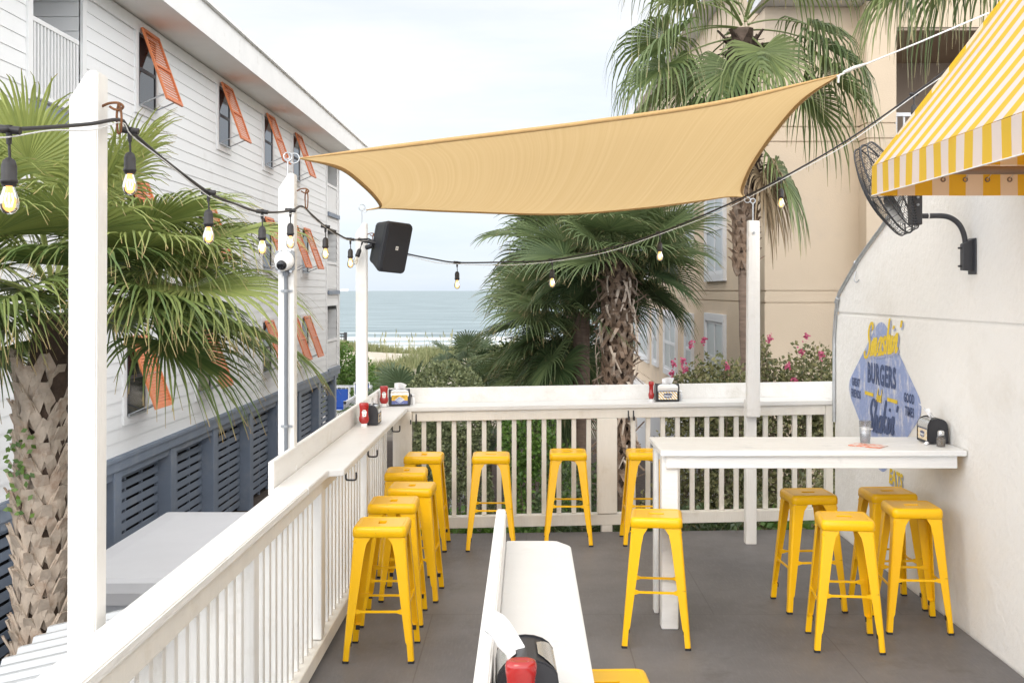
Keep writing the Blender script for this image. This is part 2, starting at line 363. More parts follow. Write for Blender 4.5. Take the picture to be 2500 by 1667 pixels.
M['awning'] = mat_fabric_stripe()
def mat_sail():
    m, nt, p, o = base_mat('shade sail cloth')
    a = N(nt, 'ShaderNodeAttribute', attribute_name='su'); b = N(nt, 'ShaderNodeAttribute', attribute_name='sv')
    cb = N(nt, 'ShaderNodeCombineXYZ')
    m1 = N(nt, 'ShaderNodeMath', operation='MULTIPLY'); m1.inputs[1].default_value = 120; nt.links.new(a.outputs['Fac'], m1.inputs[0])
    m2 = N(nt, 'ShaderNodeMath', operation='MULTIPLY'); m2.inputs[1].default_value = .22; nt.links.new(b.outputs['Fac'], m2.inputs[0])
    nt.links.new(m1.outputs[0], cb.inputs[0]); nt.links.new(m2.outputs[0], cb.inputs[1])
    nz = N(nt, 'ShaderNodeTexNoise', i_Scale=1.0, i_Detail=9.0, i_Roughness=.68); nt.links.new(cb.outputs[0], nz.inputs['Vector'])
    r = N(nt, 'ShaderNodeValToRGB'); e = r.color_ramp.elements
    e[0].position = .25; e[0].color = (.58,.40,.185,1); e[1].position = .78; e[1].color = (.69,.515,.275,1)
    x = e.new(.5); x.color = (.63,.45,.225,1)
    nt.links.new(nz.outputs[0], r.inputs[0]); nt.links.new(r.outputs[0], p.inputs['Base Color']); p.inputs['Roughness'].default_value = .9
    w1 = N(nt, 'ShaderNodeTexNoise', i_Scale=9.0, i_Detail=4.0); nt.links.new(cb.outputs[0], w1.inputs['Vector'])
    bp = N(nt, 'ShaderNodeBump', i_Strength=.25, i_Distance=.01); nt.links.new(w1.outputs[0], bp.inputs['Height']); nt.links.new(bp.outputs[0], p.inputs['Normal'])
    tr = N(nt, 'ShaderNodeBsdfTranslucent'); nt.links.new(r.outputs[0], tr.inputs[0])
    ms = N(nt, 'ShaderNodeMixShader'); ms.inputs[0].default_value = .6
    nt.links.new(p.outputs[0], ms.inputs[1]); nt.links.new(tr.outputs[0], ms.inputs[2]); nt.links.new(ms.outputs[0], o.inputs[0])
    return m
M['sail'] = mat_sail()
def mat_mural(col, worn, lo, hi):
    m, nt, p, o = base_mat('mural paint')
    t = N(nt, 'ShaderNodeTexCoord'); mp = N(nt, 'ShaderNodeMapping'); mp.inputs['Scale'].default_value = (1, 1.6, .8); nt.links.new(t.outputs['Object'], mp.inputs[0])
    nz = N(nt, 'ShaderNodeTexNoise', i_Scale=7.0, i_Detail=10.0, i_Roughness=.72); nt.links.new(mp.outputs[0], nz.inputs['Vector'])
    r = N(nt, 'ShaderNodeValToRGB'); r.color_ramp.elements[0].position = lo; r.color_ramp.elements[1].position = hi
    r.color_ramp.elements[0].color = (*col, 1); r.color_ramp.elements[1].color = (*worn, 1)
    nt.links.new(nz.outputs[0], r.inputs[0]); nt.links.new(r.outputs[0], p.inputs['Base Color']); p.inputs['Roughness'].default_value = .85
    n3 = N(nt, 'ShaderNodeTexNoise', i_Scale=30.0, i_Detail=5.0); nt.links.new(t.outputs['Object'], n3.inputs['Vector'])
    b = N(nt, 'ShaderNodeBump', i_Strength=.7, i_Distance=.01); nt.links.new(n3.outputs[0], b.inputs['Height']); nt.links.new(b.outputs[0], p.inputs['Normal'])
    return m
M['muralblue'] = mat_mural((.31,.38,.62), (.70,.70,.73), .50, .67)
M['muralyel'] = mat_mural((.80,.58,.055), (.76,.60,.18), .6, .8)
M['muralnavy'] = mat_mural((.075,.105,.215), (.16,.20,.36), .58, .75)
M['muralshadow'] = mat_mural((.40,.44,.63), (.62,.63,.70), .5, .7)
# ------------------------------------------------------------------ ground, dunes, beach, sea
GZ = -2.9
def ground_z(x, y):
    n = noise.noise(Vector((x*.09, y*.09, 3.1)))
    n2 = noise.noise(Vector((x*.25, y*.25, 7.7)))
    z = GZ
    if y > 40:
        t = min(1, (y-40)/14); z = GZ + .55*t*t*(3-2*t) + (.75*n+.22*n2)*min(1, (y-40)/10)
        if y > 54:
            u = min(1, (y-54)/8); z += 1.1*u*(1 - min(1, max(0, (y-66)/8)))
    if y > 74:
        t = min(1, (y-74)/66); z = z*(1-t) + (-5.35)*t if y < 140 else -5.35-(y-140)*.01
    return z
def mat_ground():
    m, nt, p, o = base_mat('ground soil and sand')
    t = N(nt, 'ShaderNodeTexCoord'); sp = N(nt, 'ShaderNodeSeparateXYZ'); nt.links.new(t.outputs['Object'], sp.inputs[0])
    nz = N(nt, 'ShaderNodeTexNoise', i_Scale=.22, i_Detail=6.0); nt.links.new(t.outputs['Object'], nz.inputs['Vector'])
    ad = N(nt, 'ShaderNodeMath', operation='MULTIPLY_ADD'); ad.inputs[1].default_value = 16; nt.links.new(nz.outputs[0], ad.inputs[0]); nt.links.new(sp.outputs[1], ad.inputs[2])
    mr = N(nt, 'ShaderNodeMapRange'); mr.inputs[1].default_value = 46; mr.inputs[2].default_value = 52; nt.links.new(ad.outputs[0], mr.inputs[0])
    n1 = N(nt, 'ShaderNodeTexNoise', i_Scale=14.0, i_Detail=8.0, i_Roughness=.7); nt.links.new(t.outputs['Object'], n1.inputs['Vector'])
    r1 = N(nt, 'ShaderNodeValToRGB'); r1.color_ramp.elements[0].position = .3; r1.color_ramp.elements[0].color = (.030,.021,.017,1); r1.color_ramp.elements[1].position = .75; r1.color_ramp.elements[1].color = (.105,.078,.060,1)
    nt.links.new(n1.outputs[0], r1.inputs[0])
    n2 = N(nt, 'ShaderNodeTexNoise', i_Scale=.6, i_Detail=8.0, i_Roughness=.6); nt.links.new(t.outputs['Object'], n2.inputs['Vector'])
    r2 = N(nt, 'ShaderNodeValToRGB'); r2.color_ramp.elements[0].position = .35; r2.color_ramp.elements[0].color = (.42,.37,.30,1); r2.color_ramp.elements[1].position = .7; r2.color_ramp.elements[1].color = (.56,.52,.45,1)
    nt.links.new(n2.outputs[0], r2.inputs[0])
    mx = N(nt, 'ShaderNodeMixRGB'); nt.links.new(mr.outputs[0], mx.inputs[0]); nt.links.new(r1.outputs[0], mx.inputs[1]); nt.links.new(r2.outputs[0], mx.inputs[2])
    nt.links.new(mx.outputs[0], p.inputs['Base Color']); p.inputs['Roughness'].default_value = .95
    b = N(nt, 'ShaderNodeBump', i_Strength=.5, i_Distance=.03); nt.links.new(n1.outputs[0], b.inputs['Height']); nt.links.new(b.outputs[0], p.inputs['Normal'])
    return m
g = MB(); xs = [-400,-200,-90,-60]+[-40+i*1.0 for i in range(81)]+[60,90,200,400]; ys = [-60,-30,-15]+[i*1.2 for i in range(126)]+[160,200]
L = [[(x, y, ground_z(x, y)) for x in xs] for y in ys]
g.loops(L, closed=False); go = g.build('ground', mat_ground()); tag(go, 'brown mulch garden bed rising to pale sand dunes', 'ground', kind='structure')

def mat_sea():
    m, nt, p, o = base_mat('sea water')
    t = N(nt, 'ShaderNodeTexCoord'); sp = N(nt, 'ShaderNodeSeparateXYZ'); nt.links.new(t.outputs['Object'], sp.inputs[0])
    def mapped(sx, sy):
        k = N(nt, 'ShaderNodeMapping'); k.inputs['Scale'].default_value = (sx, sy, 1); nt.links.new(t.outputs['Object'], k.inputs[0]); return k
    # foam lines: breaking crests at fixed distances from the shore, broken up by noise
    nA = N(nt, 'ShaderNodeTexNoise', i_Scale=1.0, i_Detail=6.0, i_Roughness=.65); nt.links.new(mapped(.045, .09).outputs[0], nA.inputs['Vector'])
    yy = N(nt, 'ShaderNodeMath', operation='MULTIPLY_ADD'); yy.inputs[1].default_value = 26; nt.links.new(nA.outputs[0], yy.inputs[0]); nt.links.new(sp.outputs[1], yy.inputs[2])
    fo = None
    for yc, hw, k in ((152, 7, 1), (160, 5, .95), (170, 4, .9), (186, 7.5, .95), (210, 3, .4)):
        s_ = N(nt, 'ShaderNodeMath', operation='SUBTRACT'); s_.inputs[1].default_value = yc; nt.links.new(yy.outputs[0], s_.inputs[0])
        a_ = N(nt, 'ShaderNodeMath', operation='ABSOLUTE'); nt.links.new(s_.outputs[0], a_.inputs[0])
        r_ = N(nt, 'ShaderNodeMapRange'); r_.inputs[1].default_value = hw*.45; r_.inputs[2].default_value = hw; r_.inputs[3].default_value = k; r_.inputs[4].default_value = 0
        nt.links.new(a_.outputs[0], r_.inputs[0])
        if fo is None: fo = r_.outputs[0]
        else:
            q = N(nt, 'ShaderNodeMath', operation='MAXIMUM'); nt.links.new(fo, q.inputs[0]); nt.links.new(r_.outputs[0], q.inputs[1]); fo = q.outputs[0]
    nB = N(nt, 'ShaderNodeTexNoise', i_Scale=1.0, i_Detail=8.0, i_Roughness=.7); nt.links.new(mapped(.12, .5).outputs[0], nB.inputs['Vector'])
    rB = N(nt, 'ShaderNodeValToRGB'); rB.color_ramp.elements[0].position = .36; rB.color_ramp.elements[1].position = .50; nt.links.new(nB.outputs[0], rB.inputs[0])
    mB = N(nt, 'ShaderNodeMath', operation='MULTIPLY'); nt.links.new(fo, mB.inputs[0]); nt.links.new(rB.outputs[0], mB.inputs[1])
    nC = N(nt, 'ShaderNodeTexNoise', i_Scale=1.0, i_Detail=7.0, i_Roughness=.62); nt.links.new(mapped(.045, .16).outputs[0], nC.inputs['Vector'])
    rC = N(nt, 'ShaderNodeValToRGB'); rC.color_ramp.elements[0].position = .34; rC.color_ramp.elements[0].color = (.115,.165,.18,1); rC.color_ramp.elements[1].position = .66; rC.color_ramp.elements[1].color = (.28,.35,.37,1)
    nt.links.new(nC.outputs[0], rC.inputs[0])
    mx = N(nt, 'ShaderNodeMixRGB'); mx.inputs[2].default_value = (.86,.86,.85,1); nt.links.new(mB.outputs[0], mx.inputs[0]); nt.links.new(rC.outputs[0], mx.inputs[1])
    nt.links.new(mx.outputs[0], p.inputs['Base Color']); p.inputs['Roughness'].default_value = .35; p.inputs['Specular IOR Level'].default_value = .22
    nD = N(nt, 'ShaderNodeTexNoise', i_Scale=1.0, i_Detail=6.0, i_Roughness=.6); nt.links.new(mapped(.09, .30).outputs[0], nD.inputs['Vector'])
    b = N(nt, 'ShaderNodeBump', i_Strength=.9, i_Distance=.9); nt.links.new(nD.outputs[0], b.inputs['Height']); nt.links.new(b.outputs[0], p.inputs['Normal'])
    return m
s = MB(); s.quad((-60000,134,-5.25),(60000,134,-5.25),(60000,80000,-5.25),(-60000,80000,-5.25))
tag(s.build('sea', mat_sea()), 'grey green sea with white breaking waves', 'sea', kind='structure')

# ------------------------------------------------------------------ deck floor
ALPHA = math.atan(.056)
BK = Matrix(((math.cos(ALPHA), -math.sin(ALPHA), 0, -1.03), (math.sin(ALPHA), math.cos(ALPHA), 0, 9.75), (.0107, 0, 1, 0), (0, 0, 0, 1)))
f = MB(); f.prism([(-1.29,-3),(2.715,-3),(2.715,9.95),(-1.29,9.735)], -.22, 0)
tag(f.build('deck_floor', M['deck'], bevel=.012, seg=2), 'dark grey brown painted deck floor', 'deck', kind='structure')
mb = MB(); mb.box(-1.27,2.7,-3,9.55,-.42,-.225)
tag(mb.build('deck_joists', M['cream']), 'cream timber framing under the deck floor', 'deck', kind='structure')

# ------------------------------------------------------------------ deck railings with drinks counters
t = thing('deck_railing', 'long white railing with narrow drinks counter and backboard along the left deck edge', 'railing', (-1.2, 2.3, 0))
MB().prism([(-1.289,1.4),(-1.156,1.4),(-1.12,5.777),(-1.28,5.777)], 1.05, 1.09).build('cap_rail', M['white'], t, bevel=.006, seg=2)
MB().prism([(-1.28,5.78),(-1.118,5.78),(-1.114,6.345),(-1.036,6.385),(-1.031,6.40),(-1.031,9.733),(-1.294,9.733),(-1.294,5.78)], 1.052, 1.09).build('counter_top', M['whitew'], t, bevel=.004, seg=2)
MB().box(-1.325,-1.295,5.78,10.16,1.05,1.224).build('backboard', M['white'], t, bevel=.004, seg=2)
MB().box(-1.185,-1.155,1.4,9.7,.96,1.0495).build('top_rail', M['cream'], t, bevel=.003)
MB().box(-1.25,-1.15,1.4,9.6,.03,.12).build('bottom_rail', M['cream'], t, bevel=.005)
for y0 in (2.75, 4.80, 6.38, 8.2):
    MB().box(-1.252,-1.160,y0,y0+.09,.125,1.049).build('post', M['whitev'], t, bevel=.004)
    MB().box(-1.24,-1.17,y0+.01,y0+.08,-.02,.03).build('post_foot', M['cream'], t, bevel=.003)
y = 1.5; bal = None
while y < 9.62:
    if not any(y0-.03 < y+.02 < y0+.12 for y0 in (2.75, 4.80, 6.38, 8.2)):
        MB().box(-1.228,-1.188,y,y+.04,.121,1.049).build('baluster', M['whitev'], t, bevel=.003)
    y += .128
def hook(parent, pts, r=.006):
    MB().tube(catmull(pts, 5), r, 6).build('coat_hook', M['black'], parent)
for hy in (6.62, 7.55, 8.9):
    hook(t, [(-1.06,hy,1.045),(-1.06,hy,1.0),(-1.05,hy,.99),(-1.01,hy,.99),(-1.0,hy,1.0),(-1.0,hy,1.035)])

t = thing('deck_railing', 'white railing with drinks counter across the far end of the deck facing the sea', 'railing', (0.85, 9.85, 0))
MB(BK).box(-.30,3.755,0,.39,1.054,1.09).build('counter_top', M['whitew'], t, bevel=.004, seg=2)
MB(BK).box(-.262,3.93,.391,.425,1.05,1.225).build('backboard', M['white'], t, bevel=.004, seg=2)
MB(BK).box(.04,3.69,.03,.066,.965,1.0535).build('top_rail', M['cream'], t, bevel=.003)
MB(BK).box(.0,3.75,.028,.118,.03,.13).build('bottom_rail', M['cream'], t, bevel=.004)
MB(BK).box(-.125,.038,-.005,.09,.135,1.053).build('corner_post', M['cream'], t, bevel=.004)
MB(BK).box(1.655,1.83,.010,.068,.132,.964).build('post', M['cream'], t, bevel=.005)
MB(BK).box(1.695,1.79,.03,.12,-.2,.0295).build('post_foot', M['cream'], t, bevel=.004)
MB(BK).box(3.692,3.755,.02,.09,.132,1.053).build('end_post', M['cream'], t, bevel=.003)
u = .14
while u < 3.66:
    if not 1.60 < u < 1.85:
        MB(BK).box(u-.02,u+.02,.070,.108,.131,1.053).build('baluster', M['cream'], t, bevel=.003)
    u += .1315
for hu in (.03, 1.93):
    for k in (0, .045):
        o = MB(BK).tube(catmull([(hu+k,.028,1.03),(hu+k,.022,.96),(hu+k,.01,.95),(hu+k,-.02,.955),(hu+k,-.02,.985)], 5), .006, 6).build('coat_hook', M['black'], t)

t = thing('drinks_counter', 'white narrow counter with raised backboard running into the middle of the deck', 'counter', (0.03, 3.4, 0))
MB().prism([(-.081,1.2),(.176,1.2),(.176,4.46),(.165,4.485),(.125,4.553),(.105,4.56),(-.081,4.56)], 1.052, 1.09).build('counter_top', M['whitew'], t, bevel=.004, seg=2)
MB().box(-.12,-.082,1.2,4.54,1.03,1.222).build('backboard', M['white'], t, bevel=.005, seg=2)
MB().box(-.075,-.04,1.2,4.5,.95,1.0515).build('top_rail', M['cream'], t, bevel=.003)
MB().box(-.09,.0,1.2,4.5,.03,.12).build('bottom_rail', M['cream'], t, bevel=.004)
for y0 in (2.2, 4.36): MB().box(-.10,-.005,y0,y0+.095,0,1.051).build('post', M['cream'], t, bevel=.004)
y = 1.3
while y < 4.3:
    if not (2.12 < y < 2.33): MB().box(-.065,-.025,y,y+.04,.121,1.051).build('baluster', M['cream'], t, bevel=.003)
    y += .13

# ------------------------------------------------------------------ tall posts
def eye_hook(parent, base, rod, name='eye_screw', mat=None, rr=.018, tilt=0):
    b = Vector(base); mbx = MB(); top = b+Vector((0,0,rod))
    mbx.tube([b-Vector((0,0,.03)), top], .005, 6)
    mbx.tube([top+Vector((rr*math.sin(q)*math.cos(tilt), rr*math.sin(q)*math.sin(tilt), rr-rr*math.cos(q))) for q in [i*2*math.pi/14 for i in range(15)]], .0045, 6)
    return mbx.build(name, mat or M['galv'], parent)
def tall_post(label, x0, y0, ztop, zb=-2.88, wd=.089, lean=0):
    t = thing('tall_post', label, 'post', (x0+wd/2, y0+wd/2, zb), 'tall white posts carrying the string lights')
    h = .085
    m_ = MB(); a = lean
    pts = [(x0, zb), (x0+wd, zb), (x0+wd+a, ztop), (x0+wd*.66+a, ztop+.004), (x0+a, ztop-h)]
    m_.prism(pts, y0, y0+wd, 'y')
    m_.build('shaft', M['whitev'], t, bevel=.005, seg=2)
    return t
p1 = tall_post('tall white post nearest the camera, outside the left rail in front of the big palm', -1.426, 3.46, 2.775, lean=.02)
p2 = tall_post('tall white post with the dome camera and grey conduit', -1.397, 6.34, 2.76)
p3 = tall_post('tall white post carrying the black loudspeaker', -1.397, 9.22, 2.655)
MB().box(-1.41,-1.29,6.325,6.345,.98,1.12).build('base_block', M['whitev'], p2, bevel=.003)
MB().box(-1.33,-1.292,3.42,3.60,.93,1.03).build('base_block', M['whitev'], p1, bevel=.003)
eye_hook(p2, (-1.352,6.385,2.735), .10, rr=.024, tilt=.4)
eye_hook(p3, (-1.352,9.265,2.63), .13, rr=.026, tilt=.4)
def carabiner(parent, x, y, z, s=1.0):
    mbx = MB(); mbx.tube(catmull([(x-.035,y,z),(x-.01,y,z+.012*s),(x+.018,y,z+.013*s),(x+.032,y,z),(x+.022,y,z-.012*s),(x+.005,y,z-.010*s),(x-.010,y,z)], 4), .0042, 6)
    mbx.build('eye_screw', M['rust'], parent)
    m2 = MB(); m2.tube(catmull([(x+.02,y-.004,z+.012),(x+.029,y-.006,z-.03*s),(x+.027,y-.004,z-.085*s),(x+.021,y,z-.098*s),(x+.014,y+.003,z-.09*s),(x+.011,y+.004,z-.03*s),(x+.02,y-.004,z+.012)], 4), .0036, 6)
    m2.build('carabiner', M['rust'], parent)
carabiner(p1, -1.285, 3.50, 2.672, .85); carabiner(p2, -1.265, 6.38, 2.665, 1.0); carabiner(p3, -1.275, 9.25, 2.56, .9)
t = thing('sail_post', 'white post standing on the deck by the far railing, holding the sail corner', 'post', (1.866, 9.33, 0))
MB().box(1.820,1.909,9.335,9.424,0,1.2).build('lower_shaft', M['whitev'], t, bevel=.004)
MB().prism([(1.815,1.064),(1.922,1.064),(1.918,2.675),(1.826,2.680)], 9.25, 9.333, 'y').build('shaft', M['whitev'], t, bevel=.005, seg=2)
eye_hook(t, (1.868,9.29,2.66), .16, rr=.02)
MB().tube([(1.866,9.235,2.575),(1.868,9.26,2.578)], .012, 8).build('bolt', M['galv'], t)

# ------------------------------------------------------------------ high table
t = thing('bar_table', 'long white plank bar table fixed to the stucco wall', 'table', (1.75, 7.25, 0))
MB().box(.826,2.712,6.93,7.282,1.083,1.118).build('front_plank', M['tablew'], t, bevel=.004, seg=2)
MB().box(.828,2.712,7.287,7.59,1.083,1.117).build('rear_plank', M['tablew'], t, bevel=.004, seg=2)
MB().box(.865,2.665,6.962,6.99,1.003,1.0825).build('apron', M['tablew'], t, bevel=.003)
MB().box(.865,2.665,7.53,7.558,1.003,1.0825).build('apron', M['tablew'], t, bevel=.003)
MB().box(.866,.892,7.10,7.529,1.003,1.0825).build('end_apron', M['tablew'], t, bevel=.003)
MB().box(.840,.945,6.991,7.096,0,1.0825).build('leg', M['tablew'], t, bevel=.006)
MB().box(.835,.865,7.34,7.44,0,1.0825).build('leg', M['tablew'], t, bevel=.006)

# ------------------------------------------------------------------ restaurant wall
wt = thing('stucco_wall', 'white textured stucco wall with a curved stepped top along the right of the deck', 'wall', (2.86, 6, -2.9))
prof = [(9.93,1.895),(9.93,-2.9),(-4,-2.9),(-4,1.895)]
MB().prism(prof, 2.72, 3.02, 'x').build('lower_wall', M['stucco'], wt, bevel=.006, seg=2)
crv = [(9.90,1.915),(9.86,1.97)]+[tuple(p)[:2] for p in catmull([(9.72,2.09,0),(9.19,2.345,0),(8.52,2.605,0),(7.8,2.95,0),(7.0,3.40,0),(6.0,3.95,0)], 5)]+[(4,4.3),(-4,4.3),(-4,1.915)]
MB().prism(crv, 2.722, 3.0, 'x').build('upper_wall', M['stucco'], wt, bevel=.005, seg=2)
MB().box(2.735,2.99,-4,9.85,1.8955,1.9145).build('groove', M['stucco'], wt)
cd = [(2.705,9.90,.95),(2.705,9.90,1.55),(2.705,9.89,1.74),(2.705,9.80,2.02)]+[(2.712,p[0]-.02,p[1]+.02) for p in crv[2:18]]
t = thing('conduit_pipe', 'thin grey conduit pipe following the curved edge of the stucco wall', 'pipe', (2.705,9.9,.95))
MB().tube(catmull(cd, 2), .016, 8).build('pipe', M['galv'], t)
for q in (3, 8): 
    c_ = Vector(cd[q]); MB().tube([c_+Vector((0,.025,-.02)), c_+Vector((0,-.025,.02))], .021, 8).build('coupling', M['galv'], t)
MB().tube(catmull([(2.712,9.28,2.26),(2.70,9.26,2.22),(2.69,9.24,2.19),(2.70,9.21,2.17),(2.715,9.19,2.19)], 4), .005, 6).build('wire_clip', M['galv'], t)
# ------------------------------------------------------------------ white beach building on the left
XW = -6.3
wb = thing('beach_building', 'white clapboard three storey building with slate blue base and coral shutters', 'building', (-8.5, 25, GZ))
COURSE = .205
def siding(mb, y0, y1, z0, z1, x=XW):
    n = max(1, round((z1-z0)/COURSE)); h = (z1-z0)/n
    for i in range(n):
        a, b = z0+i*h, z0+(i+1)*h
        mb._add([(x+.015,y0,a),(x+.015,y1,a),(x+.002,y1,b),(x+.002,y0,b),(x-.04,y0,a),(x-.04,y1,a)], [(0,1,2,3),(0,4,5,1)])
s = MB()
ZT = 6.5; ZB = -.43
siding(s, 6, 14.3, ZB, ZT); siding(s, 15.9, 35.45, ZB, ZT)
siding(s, 14.3, 15.9, ZB, 4.53)
for k in range(3):
    z0 = -.35+2.48*k
    siding(s, 35.45, 37.75, ZB if k == 0 else z0-.51, z0)
siding(s, 35.45, 37.75, -.35+2.48*2+1.97, ZT)
for k in range(3):
    z0 = -.35+2.48*k
    siding(s, 37.35, 37.75, z0, z0+1.97)
s.build('siding', M['siding'], wb)
# end wall towards the sea, back walls, floors
e = MB(); e.box(-14,XW-.045,37.76,37.9,ZB,ZT); e.box(-14,XW-.05,6,6.1,ZB,ZT); e.box(-14,-13.9,6.1,37.75,ZB,ZT)
e.box(-13.9,XW-.05,6.1,37.75,ZB,ZB+.1); e.box(-13.9,XW-.05,6.1,37.75,ZT-.1,ZT)
e.build('wall', M['sidetrim'], wb)
# balcony recesses
r = MB()
def recess(y0, y1, z0, z1, d=1.5):
    b = MB()
    siding(b, y0, y1, z0, z1, XW-d)
    for yy, sgn in ((y0, 1), (y1, -1)):
        n = int((z1-z0)/COURSE)
        for i in range(n):
            a, c = z0+i*COURSE, z0+(i+1)*COURSE
            b.quad((XW-.01,yy+sgn*.02,a),(XW-d,yy+sgn*.02,a),(XW-d,yy+sgn*.002,c),(XW-.01,yy+sgn*.002,c))
    b.quad((XW,y0,z0),(XW,y1,z0),(XW-d,y1,z0),(XW-d,y0,z0)); b.quad((XW,y0,z1),(XW,y1,z1),(XW-d,y1,z1),(XW-d,y0,z1))
    return b.build('balcony_recess', M['siding'], wb)
recess(14.3, 15.9, 4.53, ZT-.1)
for k in range(3): recess(35.5, 37.35, -.35+2.48*k, 1.62+2.48*k)
for k in range(3):
    z0 = -.35+2.48*k
    b = MB(); b.box(XW-.05,XW+.0,35.52,37.33,z0+.02,z0+.80); b.box(XW-.07,XW+.03,35.5,37.35,z0+.82,z0+.9)
    for i in range(9): b.box(XW,XW+.012,35.6+i*.2,35.68+i*.2,z0+.04,z0+.8)
    b.build('balcony_rail', M['sidetrim'], wb)
    MB().box(XW+.024,XW+.09,35.48,37.55,z0-.14,z0-.02).build('balcony_sill', M['blue'], wb)
b = MB(); y = 14.36
b.box(XW-.06,XW-.01,14.3,15.9,5.56,5.62); b.box(XW-.06,XW-.01,14.3,15.9,4.6,4.65)
while y < 15.85: b.box(XW-.05,XW-.02,y,y+.045,4.65,5.56); y += .105
b.build('balcony_rail', M['sidetrim'], wb)
MB().box(XW+.024,XW+.09,14.25,15.95,4.36,4.5).build('balcony_sill', M['blue'], wb)
tr = MB()
for (y0, y1, z0, z1) in ((14.16,14.3,4.52,ZT),(15.9,16.04,4.52,ZT),(35.36,35.47,ZB,ZT),(37.62,37.78,ZB,ZT)): tr.box(XW+.0,XW+.04,y0,y1,z0,z1)
tr.box(XW,XW+.045,6,37.7,ZT-.22,ZT-.02)
tr.build('corner_board', M['sidetrim'], wb)
# eaves
ro = MB(); ro.box(-14.2,-5.52,5,38.4,ZT,ZT+.06); ro.build('soffit', M['soffit'], wb)
ro = MB(); ro.prism([(-5.47,ZT-.03),(-5.515,ZT-.03),(-5.515,ZT+.5),(-5.47,ZT+.5)], 5, 38.45, 'y'); ro.box(-14.2,-5.52,38.41,38.45,ZT-.03,ZT+.5); ro.build('fascia', M['fascia'], wb)
ro = MB(); ro.prism([(-5.40,ZT+.50),(-5.40,ZT+.56),(-10,ZT+1.0),(-14.2,ZT+.56),(-14.2,ZT+.50)], 4.9, 38.55, 'y'); ro.build('roof', M['fascia'], wb)
# blue base with louvred bays
bb = MB(); bb.box(XW-.06,XW+.05,6,37.8,-.66,-.432); bb.box(XW-.06,XW+.075,6,37.85,-.50,-.45); bb.box(XW-.2,XW-.02,6,37.8,-.80,-.662)
bb.build('beam', M['blue'], wb)
py = [8.6,11.45,14.35,17.2,19.95,22.65,25.65,28.45,31.2,34.15,37.0]
for y0 in py:
    p = MB(); p.box(XW-.30,XW+.01,y0,y0+.32,GZ-.1,-.665); p.build('base_post', M['blue'], wb, bevel=.01)
for a, c in zip(py[:-1], py[1:]):
    p = MB(); z = GZ+.12
    while z < -.86:
        p.hexa([(XW-.235,a+.33,z),(XW-.22,a+.33,z),(XW-.22,c-.01,z),(XW-.235,c-.01,z),(XW-.235,a+.33,z+.118),(XW-.22,a+.33,z+.118),(XW-.22,c-.01,z+.118),(XW-.235,c-.01,z+.118)])
        z += .168
    for q in (.35, .68):
        yy = a+.33+(c-a-.34)*q; p.box(XW-.30,XW-.252,yy,yy+.07,GZ,-.8)
    p.build('louvre_panel', M['blue'], wb)
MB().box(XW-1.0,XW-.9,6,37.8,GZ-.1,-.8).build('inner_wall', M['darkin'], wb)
# windows with propped shutters
def win(yh, zt, wd=.86, h=1.24):
    y0, y1 = yh, yh+wd; z1 = zt-.02; z0 = zt-h
    f = MB(); x = XW+.028
    for a in ((y0-.12,y0,z0-.12,z1+.12),(y1,y1+.12,z0-.12,z1+.12),(y0,y1,z1,z1+.12),(y0,y1,z0-.12,z0)): f.box(x-.03,x+.012,a[0],a[1],a[2],a[3])
    wf = f.build('window_frame', M['sidetrim'], wb)
    g = MB(); g.box(x-.012,x-.004,y0+.002,y1-.002,z0+.002,z1-.002); g.build('pane', M['pane'], wf)
    g = MB()
    for a in ((y0+.002,y0+.05,z0,z1),(y1-.05,y1-.002,z0,z1),(y0+.05,y1-.05,z0,z0+.05),(y0+.05,y1-.05,z1-.05,z1-.002),(y0+.05,y1-.05,(z0+z1)/2-.03,(z0+z1)/2+.03)): g.box(x-.003,x+.008,a[0],a[1],a[2]+.002,a[3])
    g.build('sash', M['winframe'], wf)
    L = h-.02; an = R(19.5); hx, hz = XW+.065, zt+.02
    def S(u, v, n): return (hx+math.sin(an)*v+math.cos(an)*n, y0+.01+u, hz-math.cos(an)*v+math.sin(an)*n)
    m = MB(); W_ = wd-.02
    def sb(u0,u1,v0,v1,n0,n1): m.hexa([S(u0,v1,n0),S(u1,v1,n0),S(u1,v1,n1),S(u0,v1,n1),S(u0,v0,n0),S(u1,v0,n0),S(u1,v0,n1),S(u0,v0,n1)])
    sb(0,.05,0,L,0,.035); sb(W_-.05,W_,0,L,0,.035); sb(.05,W_-.05,0,.06,0,.035); sb(.05,W_-.05,L-.07,L,0,.035); sb(.05,W_-.05,L*.5-.025,L*.5+.025,0,.035)
    k = 0; v = .075
    while v < L-.10:
        if abs(v+.02-L*.5) > .045:
            m.hexa([S(.05,v+.0495,.015),S(W_-.05,v+.0495,.015),S(W_-.05,v+.052,.022),S(.05,v+.052,.022),S(.05,v,.000),S(W_-.05,v,.000),S(W_-.05,v+.003,.007),S(.05,v+.003,.007)])
        v += .0515
    sh = m.build('shutter', M['orange'], wb)
    a = MB()
    for u in (.06, W_-.06): a.tube([(XW+.04,y0+u,z0+.03), S(u, L-.10, 0)], .012, 6)
    a.box(XW+.03,XW+.07,y0+.03,y1-.03,z0-.0,z0+.03)
    a.build('prop_arm', M['galv'], sh)
for yh in (18.2, 22.95, 26.95, 30.3): win(yh, 6.33)
for yh in (17.66, 21.5, 26.8, 29.75, 31.5): win(yh, 3.84); win(yh, 1.36)
for z_ in (.02,): MB().box(XW+.02,XW+.06,24.2,24.3,z_-.55,z_-.43).build('outlet_box', M['grey_box'], wb)

